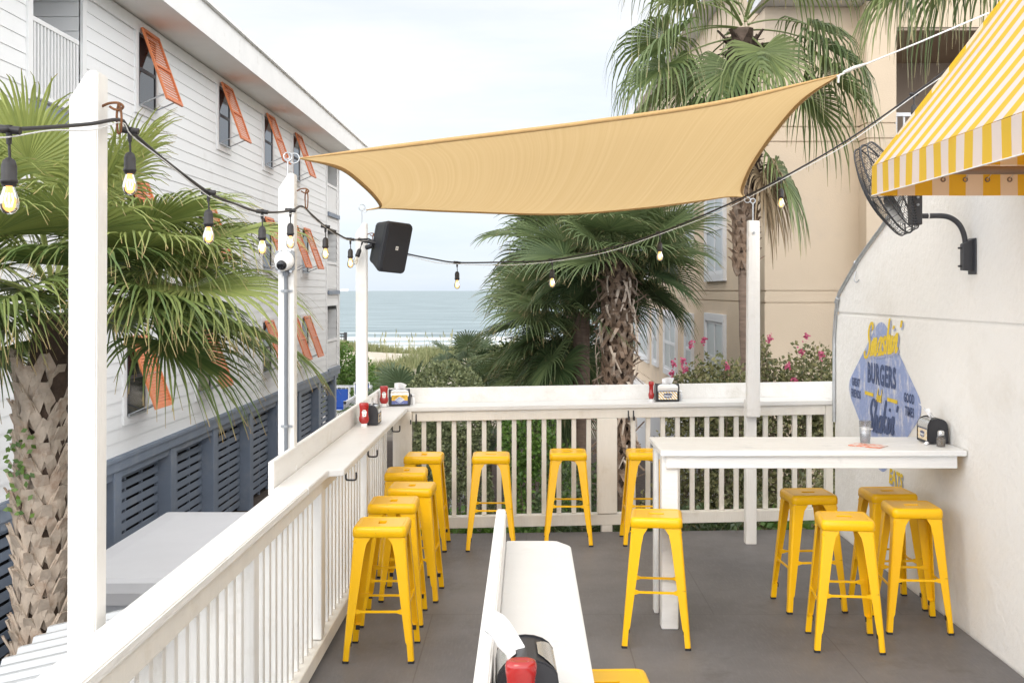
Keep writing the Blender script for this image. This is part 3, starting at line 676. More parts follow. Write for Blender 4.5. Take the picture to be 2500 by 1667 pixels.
# ------------------------------------------------------------------ beige building on the right
XB = 4.0; YB = 18.9
bb_ = thing('beige_building', 'beige stucco apartment building with grey window frames and a deep balcony', 'building', (8, 30, GZ))
def hbox(mb, x0, x1, y0, y1, zs):
    for a, c in zip(zs[:-1], zs[1:]): mb.box(x0, x1, y0, y1, a+.012, c-.012)
    mb.box(x0+.025, x1-.025, y0+.025, y1-.025, zs[0], zs[-1])
lv = [GZ, -.75, 1.90, 2.10, 4.60, 4.85, 6.86]
m = MB(); hbox(m, XB, 5.60, YB, 45, lv+[8.0]); m.build('side_wall', M['beige'], bb_)
m = MB(); hbox(m, 5.58, 6.07, YB-.42, YB+2, lv); m.build('pier', M['beige'], bb_)
m = MB(); hbox(m, 6.07, 16, YB-.10, YB+.1, [GZ, -.75, 1.90, 2.10, 4.45]); m.box(6.05,16,YB-.3,YB+.2,6.45,8.2); m.build('balcony_wall', M['beige'], bb_)
m = MB(); m.box(6.08,16,YB+2.4,YB+2.5,4.3,6.6); m.box(6.08,16,YB-.08,YB+2.4,4.45,4.55); m.box(6.08,16,YB-.28,YB+2.4,6.40,6.449); m.build('balcony_interior', M['balc'], bb_)
m = MB(); m.box(3.86,6.15,YB-.55,YB+.5,6.87,7.06); m.box(3.80,6.21,YB-.62,YB+.5,7.065,7.2); m.build('cornice', M['beigetrim'], bb_)
m = MB(); m.box(3.55,5.7,YB+.55,45.4,8.0,8.25); m.build('roof', M['beigetrim'], bb_)
m = MB(); m.box(XB-.35,XB-.02,YB+4,45.5,GZ,-1.0); m.build('plinth', M['beigetrim'], bb_)
m = MB(); x = 6.1
m.box(6.08,12,YB-.30,YB-.24,4.98,5.04); m.box(6.08,12,YB-.30,YB-.24,4.62,4.67)
while x < 11: m.box(x,x+.03,YB-.285,YB-.255,4.67,4.98); x += .13
m.build('balcony_rail', M['beigetrim'], bb_)
def bwin(y0, y1, z0, z1, cols=2):
    x = XB; f = MB()
    fw = .16 if y1-y0 > 2 else .13
    for a in ((y0,y0+fw,z0,z1),(y1-fw,y1,z0,z1),(y0+fw,y1-fw,z1-fw,z1),(y0+fw,y1-fw,z0,z0+fw)): f.box(x-.07,x+.02,a[0],a[1],a[2],a[3])
    o = f.build('window_frame', M['beigetrim'], bb_)
    MB().box(x-.025,x-.015,y0+fw,y1-fw,z0+fw,z1-fw).build('pane', M['curtain'], o)
    s = MB(); n = cols
    for i in range(n+1):
        yy = y0+fw+(y1-y0-2*fw)*i/n; s.box(x-.045,x-.0255,yy-.035,yy+.035,z0+fw,z1-fw)
    zz = (z0+z1)/2; s.box(x-.044,x-.026,y0+fw,y1-fw,zz-.04,zz+.04); s.box(x-.044,x-.026,y0+fw,y1-fw,z1-fw-.06,z1-fw-.0); s.box(x-.044,x-.026,y0+fw,y1-fw,z0+fw,z0+fw+.06)
    s.build('sash', M['beigetrim'], o)
def yw(px): return XB*F/(px-CX)
for pa, pb, *zts in ((1774,1726,(-.25,1.62),(2.30,4.5)),(1695,1676,(-.2,1.56),(2.84,4.3)),(1655,1624,(-.25,1.56),(2.35,4.3)),(1609,1596,(-.2,1.56),(2.7,4.3)),(1586,1563,(-.25,1.56),(2.4,4.3)),(1556,1546,(-.2,1.5),(2.4,4.3))):
    for z0, z1 in zts: bwin(yw(pa), yw(pb), z0, z1, 2 if pa-pb > 20 else 1)

# ------------------------------------------------------------------ pale trailer-like cabin, metal roof, pool deck beyond
t = thing('trailer', 'pale grey cabin with flat vinyl roof beside the blue louvres, below the left rail', 'trailer', (-4.0, 13.8, GZ))
RX0, RX1, RY0, RY1, RZ = -5.42, -2.4, 12.95, 16.9, -1.2
L = []
def rring(x0, x1, y0, y1, z, r, n=5):
    o = []
    for cx, cy, a0 in ((x1-r,y0+r,-90),(x1-r,y1-r,0),(x0+r,y1-r,90),(x0+r,y0+r,180)):
        for k in range(n+1):
            q = R(a0+90*k/n); o.append((cx+r*math.cos(q), cy+r*math.sin(q), z))
    return o
m = MB()
m.loops([rring(RX0-.03,RX1+.03,RY0-.05,RY1+.03,RZ-.30,.06), rring(RX0-.03,RX1+.03,RY0-.06,RY1+.03,RZ-.16,.06), rring(RX0,RX1,RY0-.03,RY1,RZ-.05,.06), rring(RX0+.05,RX1-.05,RY0+.03,RY1-.05,RZ-.005,.05), rring(RX0+.3,RX1-.3,RY0+.3,RY1-.3,RZ+.01,.05)], cap1=True, smooth=False)
m.build('vinyl_roof', M['vinyl'], t)
m = MB(); m.box(RX0,RX1,RY0,RY1-.05,RZ-.38,RZ-.30)
for i in range(16):
    x = RX0+.12+i*.19; m.tube([(x,RY0-.004,RZ-.34),(x,RY0-.012,RZ-.34)], .012, 8)
m.build('snap_strip', M['panelgrey'], t)
m = MB(); m.box(RX0+.02,RX1-.02,RY0+.03,RY1-.08,GZ+.15,RZ-.385); m.build('body_panel', M['panelgrey'], t)
m = MB(); m.box(RX0+.30,RX0+.312,RY0+.022,RY0+.03,GZ+.2,RZ-.39); m.build('seam', M['iron'], t)
m = MB()
x0, x1, z0, z1 = RX0+.62, RX0+1.5, RZ-1.1, RZ-.56
for a in ((x0,x0+.03,z0,z1),(x1-.03,x1,z0,z1),(x0+.03,x1-.03,z1-.03,z1),(x0+.03,x1-.03,z0,z0+.03)): m.box(a[0],a[1],RY0+.005,RY0+.03,a[2],a[3])
m.build('window_frame', M['iron'], t)
t = thing('metal_roof', 'low white ribbed metal roof at the foot of the big palm', 'roof', (-2.8, 7, -.3))
m = MB(); m.hexa([(-3.36,4.4,-.33),(-1.9,4.4,.0),(-1.9,8.0,.0),(-3.36,8.0,-.33),(-3.36,4.4,-.30),(-1.9,4.4,.03),(-1.9,8.0,.03),(-3.36,8.0,-.30)]); 
for i in range(16):
    y = 4.5+i*.23
    m.hexa([(-3.37,y-.045,-.30),(-1.9,y-.045,.03),(-1.9,y+.045,.03),(-3.37,y+.045,-.30),(-3.37,y-.02,-.265),(-1.9,y-.02,.065),(-1.9,y+.02,.065),(-3.37,y+.02,-.265)])
m.build('ribbed_sheet', M['metalroof'], t)
m = MB(); m.box(-3.2,-2.0,4.6,7.8,GZ,-.36); m.build('wall', M['panelgrey'], t)
m = MB(); m.box(-14,-6.2,38.6,52,GZ-.3,GZ+.25); tag(m.build('pool_deck', M['concrete']), 'grey concrete pool deck beyond the white building', 'paving', kind='structure')
def pool_fence(label, pts, ztop=-1.72, h=.95, panel=False):
    t = thing('pool_fence', label, 'fence', (*pts[0], ztop-h)); m = MB()
    for a, c in zip(pts[:-1], pts[1:]):
        a = Vector((*a, 0)); c = Vector((*c, 0)); Ld = (c-a).length; d = (c-a)/Ld; n = Vector((-d.y, d.x, 0))
        def bar(s0, s1, z0, z1, w):
            q = [a+d*s0-n*w, a+d*s1-n*w, a+d*s1+n*w, a+d*s0+n*w]
            m.hexa([(*p.xy, z0) for p in q]+[(*p.xy, z1) for p in q])
        bar(0, Ld, ztop-.08, ztop, .045); bar(0, Ld, ztop-h, ztop-h+.06, .03)
        k = 0.06
        while k < Ld-.05: bar(k, k+.045, ztop-h+.06, ztop-.08, .018); k += .17
        bar(0, .1, ztop-h-.1, ztop+.02, .05); bar(Ld-.1, Ld, ztop-h-.1, ztop+.02, .05)
    m.build('rail', M['beigetrim'], t)
pool_fence('white pool railing running along the seaward edge of the pool deck', [(-13,45.6),(-6.25,45.6)])
pool_fence('white pool railing beside the garden, running towards the sea', [(-6.25,38.8),(-6.25,45.4)])
def pool_chair(label, x, y, rz):
    t = thing('pool_chair', label, 'chair', (x, y, GZ+.25)); t.rotation_euler.z = rz
    m = MB(); m.hexa([(-.27,.2,.42),(.27,.2,.42),(.27,.24,.40),(-.27,.24,.40),(-.27,.42,1.12),(.27,.42,1.12),(.27,.45,1.10),(-.27,.45,1.10)]); m.build('backrest', M['chairblue'], t, local=True, bevel=.02, seg=2)
    m = MB(); m.box(-.27,.27,-.3,.22,.38,.41); m.build('seat', M['chairblue'], t, local=True)
    m = MB()
    for sx in (-.3, .3):
        m.tube([(sx,-.3,0),(sx,-.3,.62),(sx,.28,.62),(sx,.44,1.17)], .02, 6); m.tube([(sx,.3,0),(sx,.28,.62)], .02, 6)
    m.tube([(-.3,.44,1.17),(.3,.44,1.17)], .02, 6); m.tube([(-.3,-.3,.4),(.3,-.3,.4)], .02, 6)
    m.build('frame', M['camwhite'], t, local=True)
pool_chair('blue sling pool chair beside the white building', -6.85, 41.4, .1)
pool_chair('blue sling pool chair half hidden behind the speaker post', -6.3+.0, 43.6, .3)
t = thing('iron_fence', 'short black iron fence panel on the dune beside the white building', 'fence', (-12.9, 80, -1.9))
m = MB(); m.box(-12.95,-12.75,79.95,80.15,-2.3,-.85); m.build('post', M['iron'], t)
m = MB(); m.box(-15.6,-12.95,80.0,80.06,-.98,-.9); m.box(-15.6,-12.95,80.0,80.06,-1.2,-1.14)
for i in range(20): m.box(-15.6+i*.135,-15.56+i*.135,80.0,80.05,-2.2,-.98)
m.build('bars', M['iron'], t)
t = thing('garden_handrail', 'small white handrail by the mulch path, seen through the balusters', 'handrail', (-1.6, 25.5, GZ))
m = MB(); m.box(-1.47,-1.40,25.2,25.27,GZ-.2,-1.62); m.box(-1.66,-1.58,24.2,24.27,GZ-.2,-1.75); m.build('post', M['beigetrim'], t)
m = MB(); m.hexa([(-1.70,24.0,-1.9),(-1.62,24.0,-1.9),(-1.38,25.5,-1.55),(-1.46,25.5,-1.55),(-1.70,24.0,-1.82),(-1.62,24.0,-1.82),(-1.38,25.5,-1.47),(-1.46,25.5,-1.47)]); m.build('rail', M['beigetrim'], t)
# ship far out on the horizon
t = thing('cargo_ship', 'tiny pale cargo ship on the horizon beside the white building', 'ship', (-2900, 17800, -5))
M['ship'] = pmat('pale ship hull', (.74,.72,.75), .8, .03, .01)  # one even pale colour for hull and deckhouse
m = MB(); m.prism([(-3000,-6),(-2830,-6),(-2800,14),(-3020,14)], 17790, 17830, 'y'); m.build('hull', M['ship'], t)
m = MB(); m.box(-2985,-2955,17795,17825,14,52); 
for i in range(4): m.box(-2940+i*32,-2914+i*32,17795,17825,14,28+6*(i%2))
m.build('deckhouse', M['ship'], t)

# ------------------------------------------------------------------ awning
t = thing('awning', 'yellow and white striped fabric awning over the serving window', 'awning', (2.3, 4.5, 2.6))
AX0, AX1, AY0, AY1, AZ0, AZV, AZ1 = 1.845, 2.72, -1.5, 6.0, 2.766, 2.606, 3.90
def fab(pt_rows, su_rows, name):
    m = MB(); m.loops(pt_rows, closed=False); 
    return m.build(name, M['awning'], t, attrs={'su': [x for r_ in su_rows for x in r_]})
n = 80; ysl = [AY0+(AY1-AY0)*i/n for i in range(n+1)]
rows = []
for k in range(13):
    q = k/12; x = AX0+(AX1-AX0)*q; z = AZ0+(AZ1-AZ0)*q
    rows.append([(x+.012*math.sin(math.pi*q), y, z-.022*math.sin(math.pi*q)*(.5+.5*math.sin(y*4.2))) for y in ysl])
fab(rows, [ysl]*13, 'canopy')
fab([[(AX0-.004+.004*math.sin(y*9), y, AZV) for y in ysl], [(AX0-.004, y, AZ0-.004) for y in ysl]], [ysl]*2, 'valance')
xsl = [AX0+(AX1-AX0)*i/20 for i in range(21)]
rows = [[(x, AY1-.004+.006*math.sin(x*14), AZV) for x in xsl], [(x, AY1-.004, AZ0) for x in xsl]]
fab(rows, [[x-AX0+.05 for x in xsl]]*2, 'end_valance')
rows = [[(x, AY1-.002, AZ0+.002+(AZ1-AZ0)*(x-AX0)/(AX1-AX0)*k/6) for x in xsl] for k in range(7)]
fab(rows, [[x-AX0+.05 for x in xsl]]*7, 'end_panel')
m = MB()
for y in (AY1-.05, AY1-1.5, AY0+.1):
    m.tube([(AX0+.03,y,AZ0-.03),(AX1,y,AZ0-.03)], .022, 8); m.tube([(AX0+.03,y,AZ0-.03),(AX1,y,AZ1-.05)], .022, 8)
m.tube([(AX0+.03,AY0,AZ0-.03),(AX0+.03,AY1-.05,AZ0-.03)], .022, 8); m.tube([(AX0+.45,AY0,AZ0+.52),(AX0+.45,AY1-.05,AZ0+.52)], .02, 8)
m.tube([(AX0+.30,AY1-.05,AZ0-.03),(AX0+.30,AY1-1.5,AZ0-.03)], .02, 8)
m.build('frame', M['warmlit_pipe'], t)
for i in range(6):
    x = AX0+.135+i*.118
    m = MB(); m.tube([(x+.011*math.cos(q), AY1-.012, AZ0-.075+.011*math.sin(q)) for q in [k*2*math.pi/10 for k in range(11)]], .004, 6); m.build('grommet', M['warmlit_pipe'], t)
    m = MB(); m.tube([(x, AY1-.014, AZ0-.07),(x+.02, AY1-.03, AZ0-.04)], .0022, 5); m.build('lacing', M['cablew'], t)
m = MB(); m.tube([(AX0-.006, AY0, AZV), (AX0-.006, AY1, AZV)], .003, 6); m.build('hem', M['tablew'], t)

# ------------------------------------------------------------------ wall fan
t = thing('wall_fan', 'black caged fan on a curved arm bracketed to the stucco wall below the awning', 'fan', (2.72, 6.86, 2.35))
fc = Vector((2.195, 6.86, 2.722)); fn = Vector((-.75, .51, -.43)).normalized()
fx = fn.cross(Vector((0,0,1))).normalized(); fy = fx.cross(fn).normalized()
def FP(r, a, d): return tuple(fc+fx*(r*math.cos(a))+fy*(r*math.sin(a))+fn*d)
m = MB(); RAD = .297
def dome(r, sg): return sg*(.045+.07*(1-(r/RAD)**2))
for sg in (1, -1):
    for k in range(1, 20):
        r = RAD*k/19.0; m.tube([FP(r, q, dome(r, sg)) for q in [i*2*math.pi/48 for i in range(49)]], .0016 if k < 19 else .005, 4, cap=False)
    for i in range(40):
        a = i*2*math.pi/40; m.tube([FP(RAD*q, a, dome(RAD*q, sg)) for q in (.12,.4,.7,.9,1)], .0014 if i % 5 else .0032, 4)
for i in range(40):
    a = i*2*math.pi/40; m.tube([FP(RAD, a, -.045), FP(RAD+.004, a, 0), FP(RAD, a, .045)], .0016, 4)
m.tube([FP(RAD+.004, i*2*math.pi/48, 0) for i in range(49)], .006, 6, cap=False)
m.build('cage', M['fanblack'], t)
for b_ in range(3):
    m = MB(); pts0 = []; pts1 = []
    for k in range(9):
        r = .05+.21*k/8; wv = .34+.22*math.sin(math.pi*k/8)
        a = b_*2*math.pi/3+.25*k/8
        pts0.append(FP(r, a-wv, .022)); pts1.append(FP(r, a+wv*.6, -.022))
    m.loops([pts0, pts1], closed=False); m.build('blade', M['silver'], t)
m = MB(); m.tube([FP(0,0,-.21), FP(0,0,-.19), FP(0,0,-.06), FP(0,0,.03)], [.05,.075,.08,.045], 16); m.build('motor', M['fanblack'], t)
mc = fc-fn*.15
m = MB(); m.box(2.335,2.40,6.82,6.90,2.50,2.82); m.build('control_box', M['fanblack'], t, bevel=.006)
m = MB()
for zz in (2.70,2.665,2.62): m.tube([(2.367,6.815,zz),(2.367,6.80,zz)], .008, 8)
m.build('knob', M['grey_box'], t)
m = MB(); m.tube(catmull([(2.36,6.86,2.555),(2.44,6.86,2.555),(2.54,6.86,2.555),(2.60,6.86,2.535),(2.645,6.86,2.49),(2.67,6.86,2.42),(2.675,6.86,2.33),(2.675,6.86,2.25)], 5), .0165, 10); m.build('arm', M['fanblack'], t)
m = MB(); m.tube([(2.445,6.86,2.555),(2.452,6.86,2.555)], .019, 10); m.build('cable_tie', M['cablew'], t)
m = MB(); m.prism([(2.650,2.225),(2.650,2.385),(2.718,2.42),(2.718,2.22)], 6.835, 6.885, 'y'); m.box(2.712,2.719,6.80,6.92,2.20,2.42); m.tube([(2.65,6.86,2.36),(2.628,6.86,2.36)], .007, 6); m.tube([(2.65,6.86,2.25),(2.628,6.86,2.25)], .007, 6)
m.build('bracket', M['fanblack'], t, bevel=.003)
# ------------------------------------------------------------------ shade sail
t = thing('shade_sail', 'sand coloured triangular-edged shade sail stretched over the deck', 'shade sail', (.3, 7.8, 2.9))
t['label'] = 'sand coloured fabric shade sail stretched above the deck between posts and a rope'
A = P(731,387,6.40); B = P(2052,182,6.40); Dp = P(894,513,9.20); E_ = P(1823,482,9.30)
near = catmull([A, P(1060,346,6.52), P(1424,301,6.60), P(1754,252,6.53), B], 10)
far = catmull([Dp, P(935,508.5,9.17), P(1130,516,9.05), P(1366,522,8.98), P(1560,508,9.03), P(1700,491,9.15), P(1780,480,9.26), E_], 6)
left = catmull([A, P(829,409,6.9), P(887,452,7.6), P(918,484,8.35), P(929,503,8.9), P(920,509,9.08), Dp], 7)
right = catmull([B, P(1961,243,6.9), P(1891,323,7.5), P(1840,397,8.1), P(1815,452,8.7), P(1813,474,9.1), E_], 7)
def samp(c, u):
    L = [0]
    for a, b in zip(c[:-1], c[1:]): L.append(L[-1]+(b-a).length)
    q = u*L[-1]
    for i in range(len(c)-1):
        if L[i+1] >= q-1e-9: return c[i].lerp(c[i+1], (q-L[i])/max(1e-9, L[i+1]-L[i]))
    return c[-1]
nu, nv = 60, 34; rows = []; su = []; sv = []
for j in range(nv+1):
    v = j/nv; row = []
    for i in range(nu+1):
        u = i/nu
        l, r_, a, b = samp(left, v), samp(right, v), samp(near, u), samp(far, u)
        p = l*(1-u)+r_*u+a*(1-v)+b*v-(A*(1-u)*(1-v)+B*u*(1-v)+Dp*(1-u)*v+E_*u*v)
        k = u*(1-u)*v*(1-v)*16
        p.z += -.05*k + .010*k*math.sin(u*23+v*4)+.006*k*noise.noise(Vector((u*6, v*2, 1)))*3
        row.append(p); su.append(u+.10*v*v); sv.append(v)
    rows.append(row)
m = MB(); m.loops(rows, closed=False); m.build('cloth', M['sail'], t, attrs={'su': su, 'sv': sv})
def hem(c, inward):
    m = MB(); n = 40; pts = [samp(c, i/n) for i in range(n+1)]
    rad = [.004+.011*min(1, 6*i/n, 6*(n-i)/n) for i in range(n+1)]
    m.tube(pts, rad, 6); return m.build('hem', M['tanhem'], t)
for c in (near, far, left, right): hem(c, 0)
def ring(c, r, parent, name='corner_ring'):
    m = MB(); c = Vector(c); m.tube([c+Vector((r*math.cos(q), .3*r*math.sin(q), r*math.sin(q))) for q in [i*2*math.pi/12 for i in range(13)]], .0035, 5); m.build(name, M['galv'], parent)
ring(A+Vector((-.03,0,0)), .03, t); ring(E_+Vector((.005,0,-.02)), .025, t); ring(Dp+Vector((-.01,0,0)), .018, t)
m = MB(); e2 = P(2412,33,7.0); m.tube([B+Vector((-.02,0,-.01)), B.lerp(e2, .2)+Vector((0,0,-.002)), B.lerp(e2, .5)+Vector((0,0,-.004)), e2], .0052, 6)
m.tube(catmull([B+Vector((.02,0,.005)), B+Vector((-.01,-.01,-.01)), B+Vector((-.015,-.01,-.05))], 4), .006, 6)
m.tube([B.lerp(e2,.02)+Vector((0,0,.004)), B.lerp(e2,.09)+Vector((0,0,.006)), B.lerp(e2,.16)], [.008,.011,.006], 6)
m.build('rope', M['cablew'], t)
m = MB(); m.tube(catmull([A+Vector((-.06,0,0)), A+Vector((-.075,0,-.01)), P(701,388,6.4)], 3), .004, 5); m.build('shackle', M['galv'], t)

# ------------------------------------------------------------------ string lights
t = thing('string_light', 'black string light cable with warm filament bulbs swagged between posts and awning', 'string light', (-1.28, 6, 2.6))
def Yl(px):   # the left run follows the posts
    return 1.275*F/(CX-px)
def Pl(px, py): return P(px, py, Yl(px))
def Pr(px, py):
    # right run: Y = 9.2-(X+1.27)*.40
    k = (px-CX)/F; Y = (9.2-1.27*.40)/(1+.40*k); return P(px, py, Y)
run = [Pl(-60,322), Pl(6,318), Pl(120,311), Pl(220,303), Pl(293,293), Pl(319,320), Pl(400,390), Pl(507,469), Pl(570,497), Pl(631,517), Pl(680,518), Pl(715,513), Pl(737,504), Pl(765,528), Pl(794,553), Pl(825,572), Pl(854.6,584.5), Pl(899,583)]
run2 = [Pl(899,583)+Vector((0,.0,0)), Pr(950,606), Pr(995,620), Pr(1060,633), Pr(1116,641), Pr(1230,640), Pr(1347,635), Pr(1480,608), Pr(1611,568), Pr(1760,507), Pr(1905,437), Pr(2070,342), Pr(2230,231), Pr(2310,172), Pr(2400,110)]
m = MB(); m.tube(catmull(run, 4), .0062, 6); m.tube(catmull(run2, 5), .0062, 6); m.build('cable', M['socket'], t)
w1 = [p+Vector((.006, .0, -.008-.010*abs(math.sin(i*1.57)))) for i, p in enumerate(run)]
w2 = [p+Vector((.0, -.006, -.012-.012*abs(math.sin(i*1.57)))) for i, p in enumerate(run2)]
m = MB(); m.tube(catmull(w1, 4), .0022, 5); m.tube(catmull(w2, 5), .0030, 5); m.build('support_wire', M['cablew'], t)
LAMPS = []
def lamp(top, lit=True, tilt=None, L=.19):
    mt = Matrix.Translation(top)
    if tilt: mt = mt @ tilt
    c = MB(mt); c.tube([(-.028,0,.004),(.028,0,-.002)], .0105, 8); c.tube([(0,0,.012),(0,0,-.035)], [.009,.0065], 8)
    so = MB(mt); so.tube([(0,0,-.03),(.002,0,-.07)], .0035, 6); so.lathe([(.006,-.068),(.014,-.074),(.0185,-.088),(.0185,-.120),(.0205,-.122),(.0205,-.130),(.0180,-.131),(.0170,-.138)], seg=14)
    s_ = so.build('socket', M['socket'], t); c.build('connector', M['socket'], s_)
    b = MB(mt); b.lathe([(.0125,-.138),(.0150,-.147),(.0205,-.163),(.0235,-.178),(.0215,-.192),(.0145,-.203),(.004,-.2075)], seg=16); b.build('bulb', M['bulb'] if lit else M['bulboff'], s_)
    f = MB(mt)
    for k in range(4):
        q = k*math.pi/2+.4; f.tube([(.0062*math.cos(q),.0062*math.sin(q),-.155),(.0095*math.cos(q),.0095*math.sin(q),-.172),(.0050*math.cos(q),.0050*math.sin(q),-.190)], .0026 if lit else .0008, 5)
    f.build('filament', M['filament'] if lit else M['filoff'], s_)
for px, py in ((22,318),(317,320),(509,470),(640,517.5),(709,514),(794.5,553.5),(855.5,584.5)): lamp(Pl(px, py))
lamp(P(886,588,9.15)+Vector((.0,0,0)), lit=False, tilt=Matrix.Rotation(R(20), 4, 'Y'))
for px, py in ((1116,641.5),(1348,635.5),(1611,568.5),(1907,437),(2231,231)): lamp(Pr(px, py))

# ------------------------------------------------------------------ loudspeaker, dome camera
t = thing('loudspeaker', 'black weatherproof loudspeaker bracketed to the tall post at the far left corner', 'loudspeaker', P(952,600,9.05))
t.rotation_euler = (R(13), R(4.5), R(38))
def spk_ring(wd, h, y, c):
    return [(-wd+c,y,-h),(wd-c,y,-h),(wd,y,-h+c),(wd,y,h-c),(wd-c,y,h),(-wd+c,y,h),(-wd,y,h-c),(-wd,y,-h+c)]
m = MB(); m.loops([spk_ring(.105,.165,.105,.02), spk_ring(.105,.175,.06,.02), spk_ring(.125,.205,-.07,.02), spk_ring(.117,.200,-.105,.022)], cap0=True, cap1=True, smooth=False); m.build('cabinet', M['speaker'], t, local=True, bevel=.006, seg=2)
m = MB(); m.loops([spk_ring(.108,.190,-.107,.02), spk_ring(.104,.187,-.113,.02)], cap0=True, cap1=True, smooth=False); m.build('grille', M['grille'], t, local=True)
m = MB(); m.box(-.012,.012,-.1155,-.1135,-.014,.016); m.build('badge', M['lblwhite'], t, local=True)
def text_mesh(body, size, mat, parent, mtx, name='lettering', shear=0, bold=0, sx=1, align='CENTER', local=False, spacing=1):
    cu = bpy.data.curves.new(name, 'FONT'); cu.body = body; cu.size = size; cu.shear = shear; cu.offset = bold; cu.align_x = align; cu.align_y = 'CENTER'; cu.resolution_u = 3; cu.space_character = spacing
    o = bpy.data.objects.new(name, cu); C.objects.link(o)
    dg = bpy.context.evaluated_depsgraph_get(); me = bpy.data.meshes.new_from_object(o.evaluated_get(dg)); bpy.data.objects.remove(o)
    me.name = name
    off = Vector((0,0,0)); q = parent
    if not local:
        while q is not None: off += q.location; q = q.parent
    for v in me.vertices:
        p = mtx @ Vector((v.co.x*sx, v.co.y, 0)); v.co = p-off
    me.materials.clear(); me.materials.append(mat)
    o = bpy.data.objects.new(name, me); C.objects.link(o); o.parent = parent; return o
def plane(o, x, y):
    z = Vector(x).cross(Vector(y)); return Matrix(((x[0],y[0],z[0],o[0]),(x[1],y[1],z[1],o[1]),(x[2],y[2],z[2],o[2]),(0,0,0,1)))
text_mesh('JBL', .011, M['navy'], t, plane((0,-.1165,.002),(1,0,0),(0,0,1)), local=True, bold=.0006)
m = MB(); m.tube([(-.10,.06,.0),(-.17,.10,.0),(-.20,.16,.0)], .014, 8); m.tube([(-.13,.04,-.02),(-.16,.09,-.05)], .02, 8); m.build('bracket', M['black'], t, local=True)
t = thing('dome_camera', 'white dome security camera with dark lens on the conduit post', 'camera', (-1.352, 6.33, 2.27))
cc = P(695,637,6.30)
m = MB(); m.box(cc.x-.055,cc.x+.052,6.305,6.339,cc.z-.055,cc.z+.058); m.build('junction_box', M['grey_box'], t, bevel=.006, seg=2)
for sx, sz in ((-.03,.058),(.028,.058),(-.03,-.055),(.033,-.058)): m = MB(); m.tube([(cc.x+sx,6.30,cc.z+sz),(cc.x+sx,6.335,cc.z+sz)], .008, 8); m.build('screw', M['galv'], t)
m = MB(Matrix.Translation((cc.x, 6.30, cc.z)) @ Matrix.Rotation(R(90), 4, 'X')); m.lathe([(.054,0),(.056,.012),(.053,.028),(.044,.045),(.030,.056),(.012,.061)], seg=24); m.build('housing', M['camwhite'], t)
m = MB(Matrix.Translation((cc.x-.004, 6.268, cc.z-.016)) @ Matrix.Rotation(R(108), 4, 'X')); m.lathe([(.040,0),(.041,.014),(.036,.026),(.030,.030)], seg=20); m.build('eyeball', M['camwhite'], t)
m = MB(Matrix.Translation((cc.x-.004, 6.240, cc.z-.025)) @ Matrix.Rotation(R(108), 4, 'X')); m.lathe([(.028,0),(.028,.006),(.022,.012),(.01,.015)], seg=20); m.build('lens', M['glassblk'], t)
t = thing('conduit_pipe', 'grey plastic conduit running down the post below the dome camera', 'pipe', (-1.345, 6.33, 1.0))
m = MB(); m.tube([(cc.x+.003,6.322,cc.z-.06),(cc.x+.003,6.322,cc.z-.085)], .019, 10); m.tube([(cc.x+.003,6.322,cc.z-.05),(cc.x+.003,6.322,-1.2)], .0108, 10); m.build('pipe', M['grey_pipe'], t)
for zz in (2.1, 1.34): 
    m = MB(); m.box(cc.x-.030,cc.x+.036,6.331,6.339,zz-.006,zz+.006); m.tube([(cc.x+.003,6.323,zz-.007),(cc.x+.003,6.323,zz+.007)], .0145, 10); m.build('strap', M['grey_box'], t)

